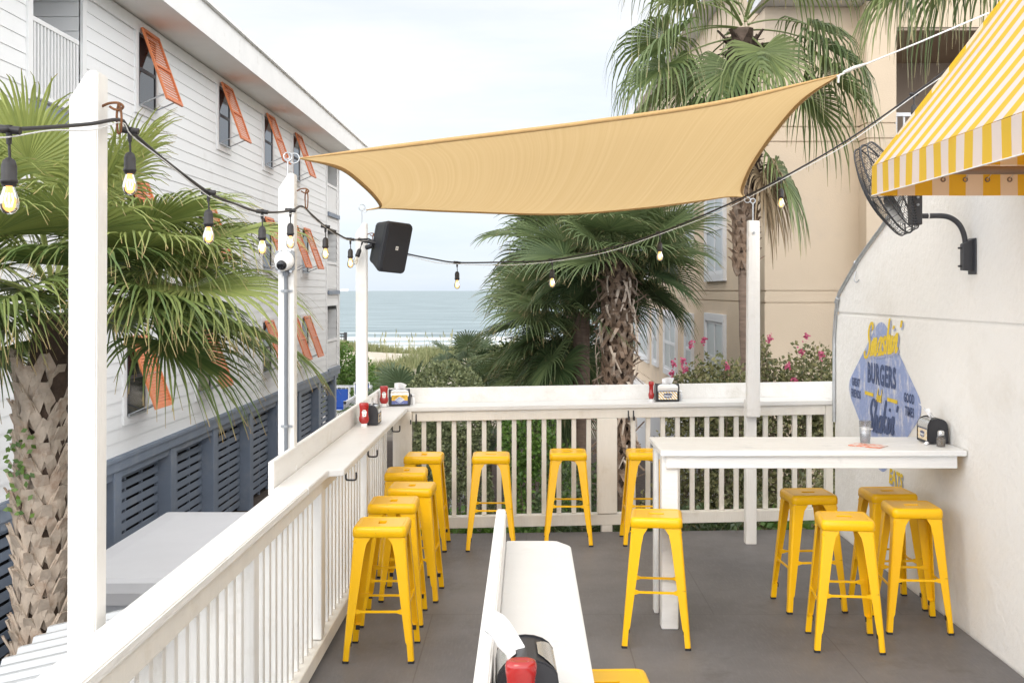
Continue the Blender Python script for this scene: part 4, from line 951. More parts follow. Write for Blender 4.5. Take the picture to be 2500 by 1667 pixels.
# ------------------------------------------------------------------ bar stools
def rr(a, b, r, z, n=6, s=1):
    o = []
    for cx, cy, a0 in ((a-r,-b+r,-90),(a-r,b-r,0),(-a+r,b-r,90),(-a+r,-b+r,180)):
        for k in range(n):
            q = R(a0+90*k/(n-1)); o.append((cx+r*math.cos(q), cy+r*math.sin(q), z))
    return o
def make_stool():
    t = thing('bar_stool', 'x', 'bar stool')
    S = MB(); A_ = .155
    S.loops([rr(A_-.004,A_-.004,.028,.700), rr(A_,A_,.03,.703), rr(A_,A_,.03,.735), rr(A_-.003,A_-.003,.03,.749), rr(A_-.009,A_-.009,.028,.757), rr(A_-.017,A_-.017,.026,.7602), rr(A_-.026,A_-.026,.022,.7604), rr(A_-.030,A_-.030,.020,.7575)])
    S.loops([rr(A_-.030,A_-.030,.020,.7575), rr(.047,.024,.012,.7572), rr(.045,.022,.011,.754), rr(.045,.022,.011,.715)], smooth=False)
    S.loops([rr(.13,.13,.02,.701), rr(.045,.022,.011,.715)], smooth=False)
    S.build('seat', M['yellow'], t, local=True)
    for sx in (-1, 1):
        for sy in (-1, 1):
            m = MB(); rows = []
            zs = [.698,.66,.60,.45,.30,.20,.12,.105,.10,.012]
            for z in zs:
                k = (.70-z)/.70
                cx = .147+.056*k; w = .074-.038*min(1, k*1.06)
                if z > .68: w = .098
                elif z > .64: w = .076
                th = .006; rd = .012
                if z <= .105: w = .034; 
                if z < .11: th = .014 if z > .05 else .016
                # L section with a rounded outer corner, drawn in the (+,+) quadrant
                sec = [(cx-w, cx), (cx-rd, cx), (cx-rd*.3, cx-rd*.3), (cx, cx-rd), (cx, cx-w), (cx-th, cx-w), (cx-th, cx-th), (cx-w, cx-th)]
                if z <= .105: sec = [(cx-w, cx), (cx-rd, cx), (cx-rd*.3, cx-rd*.3), (cx, cx-rd), (cx, cx-w), (cx-w*.6, cx-w), (cx-w, cx-w), (cx-w, cx-w*.6)]
                rows.append([(a*sx, b*sy, z) for a, b in sec])
            m.loops(rows, smooth=False, cap0=True, cap1=True)
            lg = m.build('leg', M['yellow'], t, local=True)
            m = MB(); c = .203*1
            m.loops([[(a*sx, b*sy, z) for a, b in ((c-.034,c),(c-.008,c),(c,c-.008),(c,c-.034),(c-.034,c-.034))] for z in (0,.014)], cap0=True, cap1=True, smooth=False)
            m.build('foot', M['rubber'], lg, local=True)
            m = MB(); c = .190; m.box(*(sorted((sx*(c-.034), sx*(c-.030)))), *(sorted((sy*(c-.034), sy*(c-.010)))), .085, .112); m.build('slot', M['rubber'], lg, local=True)
    for nm, z, ax in (('x',.325,0),('x',.325,1),('y',.285,0),('y',.285,1)):
        m = MB(); k = (.70-z)/.70; c = .147+.056*k-.008; sg = -1 if ax == 0 else 1
        e_ = c-.02
        def bar(q, h, d):
            return [(q,-d,-h),(q,d,-h),(q,d,h),(q,-d,h)]
        rows = [bar(q, h, .004 if abs(q) > .1 else .0055) for q, h in ((-e_,.014),(-e_+.03,.014),(-e_+.05,.0065),(e_-.05,.0065),(e_-.03,.014),(e_,.014))]
        if nm == 'x': rows = [[(p[0], sg*c+p[1], z+p[2]) for p in r_] for r_ in rows]
        else: rows = [[(sg*c+p[1], p[0], z+p[2]) for p in r_] for r_ in rows]
        m.loops(rows, cap0=True, cap1=True, smooth=False); m.build('footrest', M['yellow'], t, local=True)
    m = MB()
    for q in (1, -1): m.loops([[(x-.008*q, q*x+.008, z), (x+.008*q, q*x-.008, z), (x+.008*q, q*x-.008, z+.006), (x-.008*q, q*x+.008, z+.006)] for x, z in ((-.145,.672),(0,.690 if q > 0 else .682),(.145,.672))], cap0=True, cap1=True, smooth=False)
    m.build('cross_brace', M['yellow'], t, local=True)
    return t
G = 'yellow metal bar stools around the deck'
stools = [
 (-.836,6.55,90,'yellow metal bar stool nearest the camera in the left row'),
 (-.85,7.23,91,'yellow bar stool second from the front in the left row'),
 (-.79,7.79,88,'yellow bar stool third in the left row, standing out towards the deck'),
 (-.90,8.45,92,'yellow bar stool fourth in the left row, mostly hidden by nearer stools'),
 (-.84,9.26,89,'yellow bar stool in the far left deck corner under the sauce bottles'),
 (-.29,9.27,1,'yellow bar stool by the far railing, just right of the corner stool'),
 (.35,9.45,-1,'yellow bar stool by the far railing, just left of the wide railing post'),
 (1.0,9.46,0,'yellow bar stool by the far railing partly behind the bar table end'),
 (.785,6.80,-7,'yellow bar stool in front of the front leg of the bar table'),
 (1.896,6.72,-6,'yellow bar stool standing clear in front of the bar table, second from the wall'),
 (1.885,7.53,4,'yellow bar stool pushed under the bar table behind the front stool'),
 (2.42,7.08,-3,'yellow bar stool at the right end of the bar table nearest the stucco wall'),
 (2.43,7.58,3,'yellow bar stool far under the bar table against the painted wall sign'),
 (.275,3.86,2,'yellow bar stool seat at the bottom edge beside the middle counter')]
st0 = make_stool()
for i, (x, y, a, lab) in enumerate(stools):
    o = st0 if i == 0 else copy_tree(st0)
    o.location = (x, y, 0); o.rotation_euler.z = R(a); o['label'] = lab; o['group'] = G

# ------------------------------------------------------------------ table-top things
def lbl_quad(m, x0, x1, z0, z1, y): m.quad((x0,y,z0),(x1,y,z0),(x1,y,z1),(x0,y,z1))
def squeeze(label, x, y, z, rz, lab=True):
    t = thing('ketchup_bottle', label, 'ketchup bottle', (x, y, z), 'red squeeze bottles on the counters'); t.rotation_euler.z = R(rz)
    def oval(a, b, z): return [(a*math.copysign(abs(math.cos(q))**.7, math.cos(q)), b*math.copysign(abs(math.sin(q))**.8, math.sin(q)), z) for q in [2*math.pi*k/24 for k in range(24)]]
    m = MB(); m.loops([oval(.019,.019,.026), oval(.030,.022,.034), oval(.037,.026,.052), oval(.0375,.027,.070), oval(.032,.020,.086), oval(.031,.0185,.120), oval(.033,.020,.142), oval(.035,.024,.152), oval(.036,.025,.168), oval(.033,.023,.178), oval(.026,.018,.181), oval(.014,.009,.178)], cap0=True, cap1=True); m.build('body', M['red'], t, local=True)
    m = MB(); m.loops([oval(.0235,.0235,.0), oval(.0245,.0245,.003), oval(.0225,.0225,.025), oval(.018,.018,.0275)], cap0=True, cap1=True); m.build('cap', M['capw'], t, local=True)
    if lab:
        for sg in (-1, 1):
            def bl(zz): return sg*((.0190 if zz > .09 else .022)+.0022)
            def keystone(k, d):
                m = MB(); pts = [(-.012*k,.079),(.012*k,.079),(.0185*k,.118),(.014*k,.118),(.012*k,.127),(0,.130),(-.012*k,.127),(-.014*k,.118),(-.0185*k,.118)]
                pts = [(a, .104+(b-.104)*k) for a, b in pts]
                if sg < 0: m._add([(a, bl(b)-d, b) for a, b in pts], [tuple(range(9))])
                else: m._add([(a, bl(b)+d, b) for a, b in pts], [tuple(range(9))[::-1]])
                return m
            lo = keystone(1.0, .0004).build('label', M['lblwhite'], t, local=True)
            px = plane((0, bl(.1)-.0012 if sg < 0 else bl(.1)+.0012, .121), (1,0,0) if sg < 0 else (-1,0,0), (0,0,1))
            text_mesh('HEINZ', .0075, M['navy'], lo, px, local=True, bold=.0002)
            px = plane((0, bl(.1)-.0012 if sg < 0 else bl(.1)+.0012, .1085), (1,0,0) if sg < 0 else (-1,0,0), (0,0,1))
            text_mesh('TOMATO', .0055, M['lblblue'], lo, px, local=True)
            px = plane((0, bl(.1)-.0012 if sg < 0 else bl(.1)+.0012, .1025), (1,0,0) if sg < 0 else (-1,0,0), (0,0,1))
            text_mesh('KETCHUP', .0050, M['lblblue'], lo, px, local=True)
            m = MB(); q = bl(.09)-.0012 if sg < 0 else bl(.09)+.0012
            ring_ = [(.0038*math.cos(a), q, .0925+.0038*math.sin(a)) for a in [2*math.pi*k/12 for k in range(12)]]
            m._add(ring_, [tuple(range(12)) if sg < 0 else tuple(range(12))[::-1]]); m.build('emblem', M['red'], lo, local=True)
    return t
def napkin_paper(t, w=.098, kind=0, z0=.168):
    rows = []; n = 9
    for j in range(8):
        v = j/7; row = []
        for i in range(n):
            u = i/(n-1)-.5
            if kind == 3:
                a = u*(.022+.26*v-.19*v*v); row.append((a*.45+.012*math.sin(u*10+v*3)*v, .004+.092*v-.025*abs(u)*v+.012*math.cos(u*9+1)*v, z0-.006+.050*v+.012*v*v+a*.80+.006*math.sin(u*21+v*8)*v))
            elif kind == 2:
                row.append((u*w*(.45+.95*v)-.045*v*v-.01, .014*math.sin(u*9+v*3)*(1-v*.3)-.035*v, z0+.062*v-.012*v*v*math.cos(u*5)+.012*math.sin(u*11)*v))
            else:
                row.append((u*w*(.9+.2*v)+.012*v, .012*math.sin(u*7+v*2.5)*(1-v)-.012*v*v*math.sin(u*3+1), z0+.058*v*(1-.35*abs(u)**1.5*2)+(.008*u if kind else -.014*u)*v))
        rows.append(row)
    m = MB(); m.loops(rows, closed=False); return m.build('napkin', M['paper'], t, local=True)
def dispenser(label, x, y, z, rz, kind='stripe', wd=.098, dp=.062, h=.150, nap=0):
    t = thing('napkin_dispenser', label, 'napkin dispenser', (x, y, z), 'napkin dispensers on the counters'); t.rotation_euler.z = R(rz)
    # side cheeks: rounded black arches at both ends
    def arch(k=1.0, n=10):
        p = [(-dp*k, 0.004), (dp*k, 0.004), (dp*k*1.0, h*.60)]
        for i in range(n+1):
            q = math.pi*i/n; p.append((dp*k*math.cos(q)*.99, h*.62+(h*.38)*math.sin(q)**.8*k))
        p.append((-dp*k, h*.60)); return p
    for sg in (-1, 1):
        m = MB(); a, b = sorted((sg*wd, sg*(wd-.012))); m.prism(arch(), a, b, 'x'); m.build('side_cheek', M['black'], t, local=True, bevel=.004, seg=2)
    m = MB(); m.prism(arch(.93), -wd+.0125, wd-.0125, 'x'); m.build('body', M['black'], t, local=True)
    for sg in (-1, 1):
        rows = []
        for qd in (-8, 0, 12, 24, 36, 48, 60, 70):
            q = R(max(0, qd)); yy = dp*math.cos(q)*.945+.0025; zz = h*.62+h*.38*math.sin(q)**.8*.945+.002+(-.012 if qd < 0 else 0)
            row = []
            for i in range(13):
                u = i/12*2-1; lim = (wd-.0145)*(1-.5*max(0, (qd-30)/40)**1.6); row.append((u*lim, sg*yy, zz))
            rows.append(row)
        if sg > 0: rows = rows[::-1]
        m = MB(); m.loops(rows, closed=False); m.build('face_plate', M['chrome'], t, local=True)
        # advertising card
        yf = sg*(dp*.93+.0035); xa = wd-.022; zc0, zc1 = h*.13, h*.60
        xd = (1,0,0) if sg < 0 else (-1,0,0)
        pl = lambda q, zz: plane((0, sg*(dp*.93+.0035+q), zz), xd, (0,0,1))
        def flat(pts, mat, name, q, par):
            mm = MB(); mt = pl(q, 0); mm._add([tuple(mt @ Vector((a, b, 0))) for a, b in pts], [tuple(range(len(pts)))]); return mm.build(name, mat, par, local=True)
        if kind == 'stripe':
            card = flat([(-xa,zc0),(xa,zc0),(xa,zc1),(-xa,zc1)], M['lblwhite'], 'card', 0, t)
            Hc = zc1-.008-zc0; mm = MB(); mt = pl(.0006, 0); st = 0
            x = -xa-Hc
            while x < xa:
                p = [(x+Hc*.9+0, zc0), (x+Hc*.9+.011, zc0), (x+.011, zc1-.008), (x, zc1-.008)]
                # clip to the card
                def cl(ax, p=p):
                    return p
                lo = []
                for (a, b) in p: lo.append((max(-xa, min(xa, a)), b))
                # proper clipping of the slanted band
                import itertools
                def clip(poly, sgn):
                    o = []
                    for i in range(len(poly)):
                        a, b = poly[i], poly[(i+1) % len(poly)]
                        ia, ib = sgn*a[0] <= xa, sgn*b[0] <= xa
                        if ia: o.append(a)
                        if ia != ib:
                            q = (sgn*xa-a[0])/(b[0]-a[0]); o.append((sgn*xa, a[1]+(b[1]-a[1])*q))
                    return o
                pc = clip(clip(p, 1), -1) if True else p
                if len(pc) > 2: mm._add([tuple(mt @ Vector((a, b, 0))) for a, b in pc], [tuple(range(len(pc)))])
                x += .0255
            mm.build('stripes', M['lblyellow'], card, local=True)
            flat([(-xa,zc1-.008),(xa,zc1-.008),(xa,zc1),(-xa,zc1)], M['navy'], 'band', .0008, card)
            zc = (zc0+zc1-.008)/2
            flat([(-.034,zc-.016),(0,zc-.023),(.034,zc-.016),(.040,zc+.010),(.036,zc+.016),(0,zc+.023),(-.036,zc+.016),(-.040,zc+.010)], M['navy'], 'badge', .0012, card)
            mtx = pl(.0017, zc-.001); text_mesh("Heavy's", .0235, M['lblwhite'], card, mtx, local=True, bold=.0007, shear=.1)
            mtx = pl(.0017, zc+.0145); text_mesh("BURGERS", .005, M['lblwhite'], card, mtx, local=True)
            flat([(-.018,zc-.0165),(.018,zc-.0165),(.018,zc-.0150),(-.018,zc-.0150)], M['lblwhite'], 'rule', .0017, card)
        else:
            zm = zc0+(zc1-zc0)*.42; zc1 = h*.66
            card = flat([(-xa,zc0),(xa,zc0),(xa,zm),(-xa,zm)], M['lblblue'], 'card', 0, t)
            flat([(-xa,zm),(xa,zm),(xa,zc1),(-xa,zc1)], M['lblyellow'], 'card_top', .0002, card)
            zc = (zc0+zc1)/2-.002
            flat([(0,zc-.029),(.044,zc),(0,zc+.029),(-.044,zc)], M['lblwhite'], 'diamond_edge', .0006, card)
            flat([(0,zc-.026),(.040,zc),(0,zc+.026),(-.040,zc)], M['muralblue'], 'diamond', .0010, card)
            text_mesh("BURGER & SHAKE", .0075, M['lblwhite'], card, pl(.0015, zc+.001), local=True, bold=.0002, sx=.95)
            text_mesh("DEAL", .0085, M['lblwhite'], card, pl(.0015, zc-.0085), local=True, bold=.0003)
            a = R(34)
            xx = Vector(xd)
            for s_, tx, ang in ((-1, 'WEDNESDAY', a), (1, 'SPECIAL', -a)):
                c0 = pl(.0015, 0) @ Vector((s_*.031, zc+.026, 0))
                text_mesh(tx, .0085, M['navy'], card, plane(c0, xx*math.cos(ang)+Vector((0,0,math.sin(ang))), -xx*math.sin(ang)+Vector((0,0,math.cos(ang)))), local=True, bold=.0002)
            text_mesh("ASK YOUR SERVER FOR DETAILS", .0052, M['lblwhite'], card, pl(.0015, zc0+.006), local=True)
    napkin_paper(t, kind=nap, z0=h-.004)
    return t
def zback(x): return 1.09+.0107*(x+1.03)
squeeze('red ketchup bottle on the left counter in front of a dispenser, nearest its bend', -1.205, 8.36, 1.09, 14)
dispenser('black napkin dispenser behind the ketchup bottle on the left counter', -1.175, 8.55, 1.09, 90, 'stripe', nap=1)
squeeze('red ketchup bottle in the far left counter corner', -1.242, 9.83, 1.09, 8)
dispenser('napkin dispenser with yellow and blue card in the far left counter corner', -1.12, 9.93, 1.0895, 10, 'deal', wd=.092, nap=0)
squeeze('red ketchup bottle seen side-on on the far counter', 1.112, 10.03, zback(1.112), 82)
dispenser('napkin dispenser with striped card on the far counter', 1.255, 10.07, zback(1.255), 3, 'stripe', wd=.105, h=.162, nap=1)
dispenser('napkin dispenser with striped card on the bar table against the wall', 2.635, 7.31, 1.118, -90, 'stripe', wd=.105, dp=.066, h=.165, nap=2)
dispenser('black napkin dispenser with crumpled napkin on the middle counter close to the camera', .0, 2.73, 1.09, 92, 'stripe', wd=.10, dp=.074, h=.15, nap=3)
squeeze('red ketchup bottle on the middle counter at the bottom edge', -.012, 2.535, 1.09, 2)
def shaker(label, x, y, z, fill, glass, hh=.10, r=.024):
    t = thing('shaker', label, 'shaker', (x, y, z)); t.rotation_euler.z = R(20)
    m = MB(); m.lathe([(r,0),(r*1.04,.004),(r*1.04,hh*.52),(r*.78,hh*.66),(r*.74,hh*.72)], seg=8, smooth=False); m.build('jar', glass, t, local=True)
    if fill: m = MB(); m.lathe([(r*.90,.004),(r*.90,hh*.50),(r*.5,hh*.55)], seg=8, smooth=False); m.build('contents', fill, t, local=True)
    m = MB(); m.lathe([(r*.78,hh*.72),(r*.80,hh*.80),(r*.80,hh*.90),(r*.6,hh*.98),(r*.2,hh)], seg=14); m.build('lid', M['silver'], t, local=True)
shaker('white salt shaker right of the yellow and blue dispenser', -1.012, 10.0, 1.09, None, M['capw'])
shaker('salt shaker behind the striped dispenser on the far counter', 1.375, 10.10, zback(1.375), M['capw'], M['glass'])
shaker('glass pepper shaker with brown pepper on the bar table', 2.613, 7.10, 1.118, M['pepper'], M['glass'], .104, .026)
t = thing('water_glass', 'clear frosted tumbler of iced water on the bar table', 'glass', (2.184, 7.26, 1.1178))
m = MB(); m.lathe([(.030,0),(.031,.002),(.039,.145),(.0372,.145),(.0295,.010),(.002,.010)], seg=24, cap=False); m.build('tumbler', M['glass'], t, local=True)
m = MB(); m.lathe([(.0292,.011),(.0355,.110),(.002,.110)], seg=24); m.build('water', M['watercup'], t, local=True)
for k, (a, b, zz) in enumerate(((.008,.004,.095),(-.010,.008,.085),(.0,-.012,.09),(.012,-.006,.07),(-.008,-.006,.065))):
    m = MB(Matrix.Translation((a,b,zz)) @ Matrix.Rotation(k*.7,4,'Z') @ Matrix.Rotation(k*.5,4,'X')); m.box(-.010,.010,-.010,.010,-.010,.010); m.build('ice_cube', M['watercup'], t, local=True, bevel=.003)
text_mesh('Coca-Cola', .016, M['lblwhite'], t, plane((0,-.0385,.098),(1,0,0),(0,-.06,1)), local=True, shear=.3, bold=.0004)
m = MB(Matrix.Translation((2.165,7.135,1.1195)) @ Matrix.Rotation(R(-38),4,'Z'))
m.box(-.105,.105,-.07,.07,0,.004); t = m.build('menu_card', M['menu'], bevel=.001, origin=(2.165,7.135,1.1185)); tag(t, 'orange and white menu card lying on the bar table', 'menu')
m = MB(); m.ball((0,0,.012), .014, 7, 5, .8); o = m.build('paper_scrap', M['paper'], origin=None, local=True); o.location = (2.545,7.165,1.1185); tag(o, 'crumpled white paper scrap beside the pepper shaker', 'litter')
for v in o.data.vertices: v.co += Vector((random.uniform(-.005,.005), random.uniform(-.005,.005), random.uniform(-.003,.003)))

# ------------------------------------------------------------------ painted wall sign
t = thing('wall_sign', 'blue diamond sign with yellow and navy lettering painted on the stucco wall', 'sign', (2.716, 8.62, 1.28))
cy, cz, hw, hh = 8.62, 1.29, .945, .62
def rdiamond(k=1.0, r=.16):
    cs = [(hw,0),(0,hh),(-hw,0),(0,-hh)]; o = []
    for i in range(4):
        p = Vector((*cs[i],0)); a = Vector((*cs[i-1],0)); b = Vector((*cs[(i+1)%4],0))
        s_ = p.lerp(a, r); e2_ = p.lerp(b, r)
        for q in [x/8 for x in range(9)]: o.append(s_*(1-q)**2+p*2*q*(1-q)+e2_*q*q)
    return [(p.x*k, p.y*k) for p in o]
def WP(x, y, d=0): return (2.7175-d, cy-x, cz+y)     # sign coordinates: x to the reader's right
m = MB(); pts = [WP(a, b) for a, b in rdiamond()]; m._add(pts, [tuple(range(len(pts)))]); m.build('panel', M['muralblue'], t)
SP = lambda x, y, d: plane(WP(x, y, d), (0,-1,0), (0,0,1))
def slant(mt, k): return mt @ Matrix(((1,0,0,0),(k,1,0,0),(0,0,1,0),(0,0,0,1)))
text_mesh('BURGERS', .215, M['muralnavy'], t, SP(-.0,.157,.004), sx=.70, bold=.008, spacing=1.13)
text_mesh('GREAT', .092, M['muralnavy'], t, SP(-.66,.055,.004), sx=.72, bold=.003, spacing=1.1); text_mesh('FRIENDS', .092, M['muralnavy'], t, SP(-.66,-.04,.004), sx=.70, bold=.003, spacing=1.1)
text_mesh('GOOD', .092, M['muralnavy'], t, SP(.63,.045,.004), sx=.72, bold=.003, spacing=1.1); text_mesh('TIMES', .092, M['muralnavy'], t, SP(.64,-.05,.004), sx=.72, bold=.003, spacing=1.1)
LET = {
 'S': (1.25, [[(1.15,1.6),(1.0,1.95),(.65,2.05),(.40,1.7),(.5,1.25),(.8,.85),(.85,.35),(.55,-.02),(.15,.05),(-.05,.4)]]),
 'm': (1.15, [[(.02,.95),(.0,.0),(.08,.55),(.28,1.0),(.42,.85),(.40,.02),(.48,.55),(.68,1.0),(.84,.85),(.82,.15),(.98,.02),(1.1,.25)]]),
 'a': (.85, [[(.62,.85),(.35,1.0),(.08,.65),(.08,.2),(.28,0),(.52,.25),(.64,.98),(.60,.15),(.72,0),(.85,.25)]]),
 's': (.68, [[(.50,.80),(.30,1.0),(.10,.82),(.30,.52),(.48,.28),(.32,.0),(.04,.10)]]),
 'h': (.82, [[(.10,2.05),(.03,0),(.12,.6),(.36,1.0),(.52,.82),(.50,.15),(.64,0),(.78,.25)]]),
 'i': (.45, [[(.08,1.0),(.05,.15),(.18,0),(.36,.25)], [(.12,1.36),(.13,1.56)]]),
 'n': (.82, [[(.03,.95),(.0,0),(.10,.55),(.34,1.0),(.50,.82),(.48,.15),(.62,0),(.78,.25)]]),
 'k': (.80, [[(.10,2.05),(.02,0)], [(.56,.95),(.30,.95),(.08,.50),(.30,.42),(.50,.05),(.75,.2)]]),
 "'": (.25, [[(.12,1.75),(.06,1.35)]]),
 'A': (1.0, [[(-.05,.05),(.25,.5),(.55,2.0),(.62,1.0),(.66,.0),(.85,.25)], [(.05,.72),(.75,.8)]]),
 'd': (.90, [[(.55,.85),(.32,1.0),(.08,.65),(.08,.2),(.26,0),(.48,.25),(.66,2.0),(.62,.15),(.74,0),(.88,.25)]]),
}
def script(word, x0, y0, s, mat, w, d, rise=.0, sh=.32, name='script_lettering', sx=1.0):
    m = MB(); x = 0; k = 0
    for ch in word:
        adv, strokes = LET[ch]
        for st in strokes:
            c = catmull([(a, b, 0) for a, b in st], 5); n = len(c); l = []; r_ = []
            for i, p in enumerate(c):
                tg = (c[min(i+1,n-1)]-c[max(i-1,0)]).normalized(); nn = Vector((-tg.y, tg.x, 0))
                ww = w/s*(.40+.60*abs(nn.x))*(.75 if i in (0, n-1) else 1)
                for side, arr in ((1, l), (-1, r_)):
                    q = p+nn*ww*.5*side
                    X = (x+q.x+sh*q.y)*s*sx; Y = q.y*s+rise*X
                    arr.append(WP(x0+X, y0+Y, d+.00004*i+.0006*(k % 2)))
            m.loops([r_, l], closed=False, smooth=False); k += 1
        x += adv
    return m.build(name, mat, t)
script('Smashin\'', -.405, .262, .125, M['muralshadow'], .044, .0022, .11, sx=1.08)
script('Smashin\'', -.425, .278, .125, M['muralyel'], .044, .0042, .11, sx=1.08)
script('Shakin\'', -.37, -.30, .120, M['muralnavy'], .040, .0042, .08, sx=1.12)
script('And', -.125, -.045, .050, M['muralyel'], .015, .0042, .02)
m = MB()
for xa, xb in ((-.41,-.19),(.15,.38)): m._add([WP(xa,-.018,.004),WP(xb,-.018,.004),WP(xb,.010,.004),WP(xa,.010,.004)], [(0,1,2,3)])
m.build('dash', M['muralyel'], t)
text_mesh('EATS', .15, M['muralshadow'], t, SP(.35,-.585,.0015), sx=.9, bold=.006, shear=.2)
text_mesh('EATS', .15, M['muralyel'], t, SP(.335,-.575,.004), sx=.9, bold=.006, shear=.2)
# ------------------------------------------------------------------ palms
def make_frond(parent, base, az, el, pet, L, mat, rnd, nseg=46, spread=250, droop=1.0, fold=.5, name='frond', wid=1.0, stiff=.40, costa=.35, petsag=.35, tint0=None, roll=.45):
    """one costapalmate fan leaf: a bending petiole, then segments radiating from its end with free drooping tips"""
    base = Vector(base); V = []; Fc = []; tip = []; tint = []
    d = Vector((math.cos(az)*math.cos(el), math.sin(az)*math.cos(el), math.sin(el)))
    pts = [base]; p = base.copy(); dd = d.copy(); n = 7
    for i in range(n):
        p = p+dd*(pet/n); dd = (dd+Vector((0,0,-petsag/n))).normalized(); pts.append(p.copy())
    f = dd; s = f.cross(Vector((0,0,1)))
    if s.length < .1: s = Vector((-math.sin(az), math.cos(az), 0))
    s.normalize(); s = (s+Vector((0,0,rnd.uniform(-roll,roll)))).normalized(); u = s.cross(f).normalized(); s = f.cross(u).normalized()
    # petiole
    for i, q in enumerate(pts):
        w_ = .022*(1-.45*i/n)
        for k in range(4):
            a = k*math.pi/2; V.append(q+s*(w_*math.cos(a))+u*(w_*.6*math.sin(a))); tip.append(.15); tint.append(.75)
    for i in range(n):
        for k in range(4): Fc.append((i*4+k, i*4+(k+1) % 4, (i+1)*4+(k+1) % 4, (i+1)*4+k))
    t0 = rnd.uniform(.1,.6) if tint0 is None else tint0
    hub = pts[-1]; sp = R(spread); T = (0, .16, .34, .52, .68, .84, 1.0); dphi = sp/nseg
    for i in range(nseg):
        ph = -sp/2+dphi*(i+.5); c = math.cos(ph*.5)
        Ls = L*(.70+.30*c)*rnd.uniform(.90,1.06)
        st = hub-f*(.0)+f*(L*costa*max(0, c)**3*.35)
        out = (f*math.cos(ph)+s*math.sin(ph)).normalized()
        lift = fold*(.25+.5*abs(math.sin(ph)))*(1 if abs(ph) < 2.2 else .6)
        out = (out+u*lift*.55).normalized()
        side = out.cross(u).normalized()
        fr = rnd.uniform(.75,1.3)*droop; tw = rnd.uniform(-.35,.35); sb = rnd.uniform(-.10,.10); k0 = len(V)
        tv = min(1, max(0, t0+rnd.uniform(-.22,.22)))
        for j, q in enumerate(T):
            pp = st+out*(Ls*q)
            free = max(0, q-stiff)/(1-stiff)
            pp = pp+side*(sb*Ls*free*free)+Vector((0,0,-1))*(Ls*(.07*droop*q*q+.30*fr*free**2.0))-out*(Ls*.14*fr*free**2.2)
            hwid = Ls*math.tan(dphi/2)*q*1.06
            m_ = .37*Ls*math.tan(dphi/2)
            hw_ = min(hwid, m_)*(1 if q < .45 else 1-((q-.45)/.55)**1.15*.95)
            hw_ = (hw_+.0018)*wid
            pl = (1 if i % 2 else -1)*.45*hw_
            wv = side*math.cos(tw*free)+u*math.sin(tw*free)
            V.append(pp-wv*hw_+u*pl); V.append(pp+wv*hw_-u*pl)
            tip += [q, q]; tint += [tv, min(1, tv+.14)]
        for j in range(len(T)-1): Fc.append((k0+2*j, k0+2*j+1, k0+2*j+3, k0+2*j+2))
    m = MB(); m.v = [tuple(q) for q in V]; m.f = Fc; m.sm = [False]*len(Fc)
    return m.build(name, mat, parent, attrs={'tip': tip, 'tint': tint})
def boots(parent, x, y, z0, z1, r, rnd, mat, step=.125, per=7, size=1.0, out=.07, name='leaf_boots', rag=0):
    m = MB(); row = 0; z = z0
    while z < z1:
        for k in range(per):
            a = 2*math.pi*(k+.5*(row % 2))/per+rnd.uniform(-.06,.06); o_ = out*rnd.uniform(.7,1.3)
            zz = z+rnd.uniform(-.025,.025); da = 2*math.pi/per*.62
            apex = (a, r+o_, zz+.10*size)
            for sg in (-1, 1):
                rows = []
                for q in (0, .35, .7, 1.0):
                    an = apex[0]+sg*da*q*.98; rad = apex[1]*(1-q)+(r+.005)*q+.012*math.sin(math.pi*q)
                    h = apex[2]-.26*size*q*(1+.0*q); w_ = .030*size*(1+.25*math.sin(math.pi*q)); th = .012
                    c = Vector((x+rad*math.cos(an), y+rad*math.sin(an), h)); rd = Vector((math.cos(an), math.sin(an), 0)); tg = Vector((-math.sin(an), math.cos(an), 0))*sg
                    ax = (tg*.62-Vector((0,0,1))*.78).normalized(); wv = ax.cross(rd).normalized()
                    rows.append([c-wv*w_-rd*th, c+wv*w_-rd*th, c+wv*w_+rd*th*.6, c-wv*w_+rd*th*.6])
                m.loops(rows, cap0=True, cap1=True, smooth=False)
            # cut stub
            rd = Vector((math.cos(a), math.sin(a), 0)); tg = Vector((-math.sin(a), math.cos(a), 0)); ln = rnd.uniform(.05,.11)*size*(1+rag)
            c0 = Vector((x, y, zz+.05*size))+rd*(r+o_*.75); c1 = c0+rd*(ln*.55+rag*rnd.uniform(0,.10))+Vector((0,0,ln*(1-rag*rnd.uniform(0,1.6))))
            w0, w1 = .040*size, .026*size
            m.loops([[c0-tg*w0-rd*.012, c0+tg*w0-rd*.012, c0+tg*w0+rd*.012, c0-tg*w0+rd*.012], [c1-tg*w1-rd*.010, c1+tg*w1-rd*.010, c1+tg*w1+rd*.010, c1-tg*w1+rd*.010]], cap0=True, cap1=True, smooth=False)
        z += step*size; row += 1
    return m.build(name, mat, parent)
def trunk(parent, pts, r, mat, seg=16, name='trunk'):
    rnd = random.Random(3); c = catmull(pts, 8); n = len(c); rows = []
    for i, p in enumerate(c):
        q = i/(n-1); R_ = r[0]*(1-q)+r[1]*q
        rows.append([(p.x+R_*(1+.05*noise.noise(Vector((k*1.3, i*.5, 2)))+.03*math.sin(i*2.1))*math.cos(2*math.pi*k/seg), p.y+R_*(1+.05*noise.noise(Vector((k*1.3, i*.5, 5))))*math.sin(2*math.pi*k/seg), p.z) for k in range(seg)])
    m = MB(); m.loops(rows, cap1=True); return m.build(name, mat, parent)
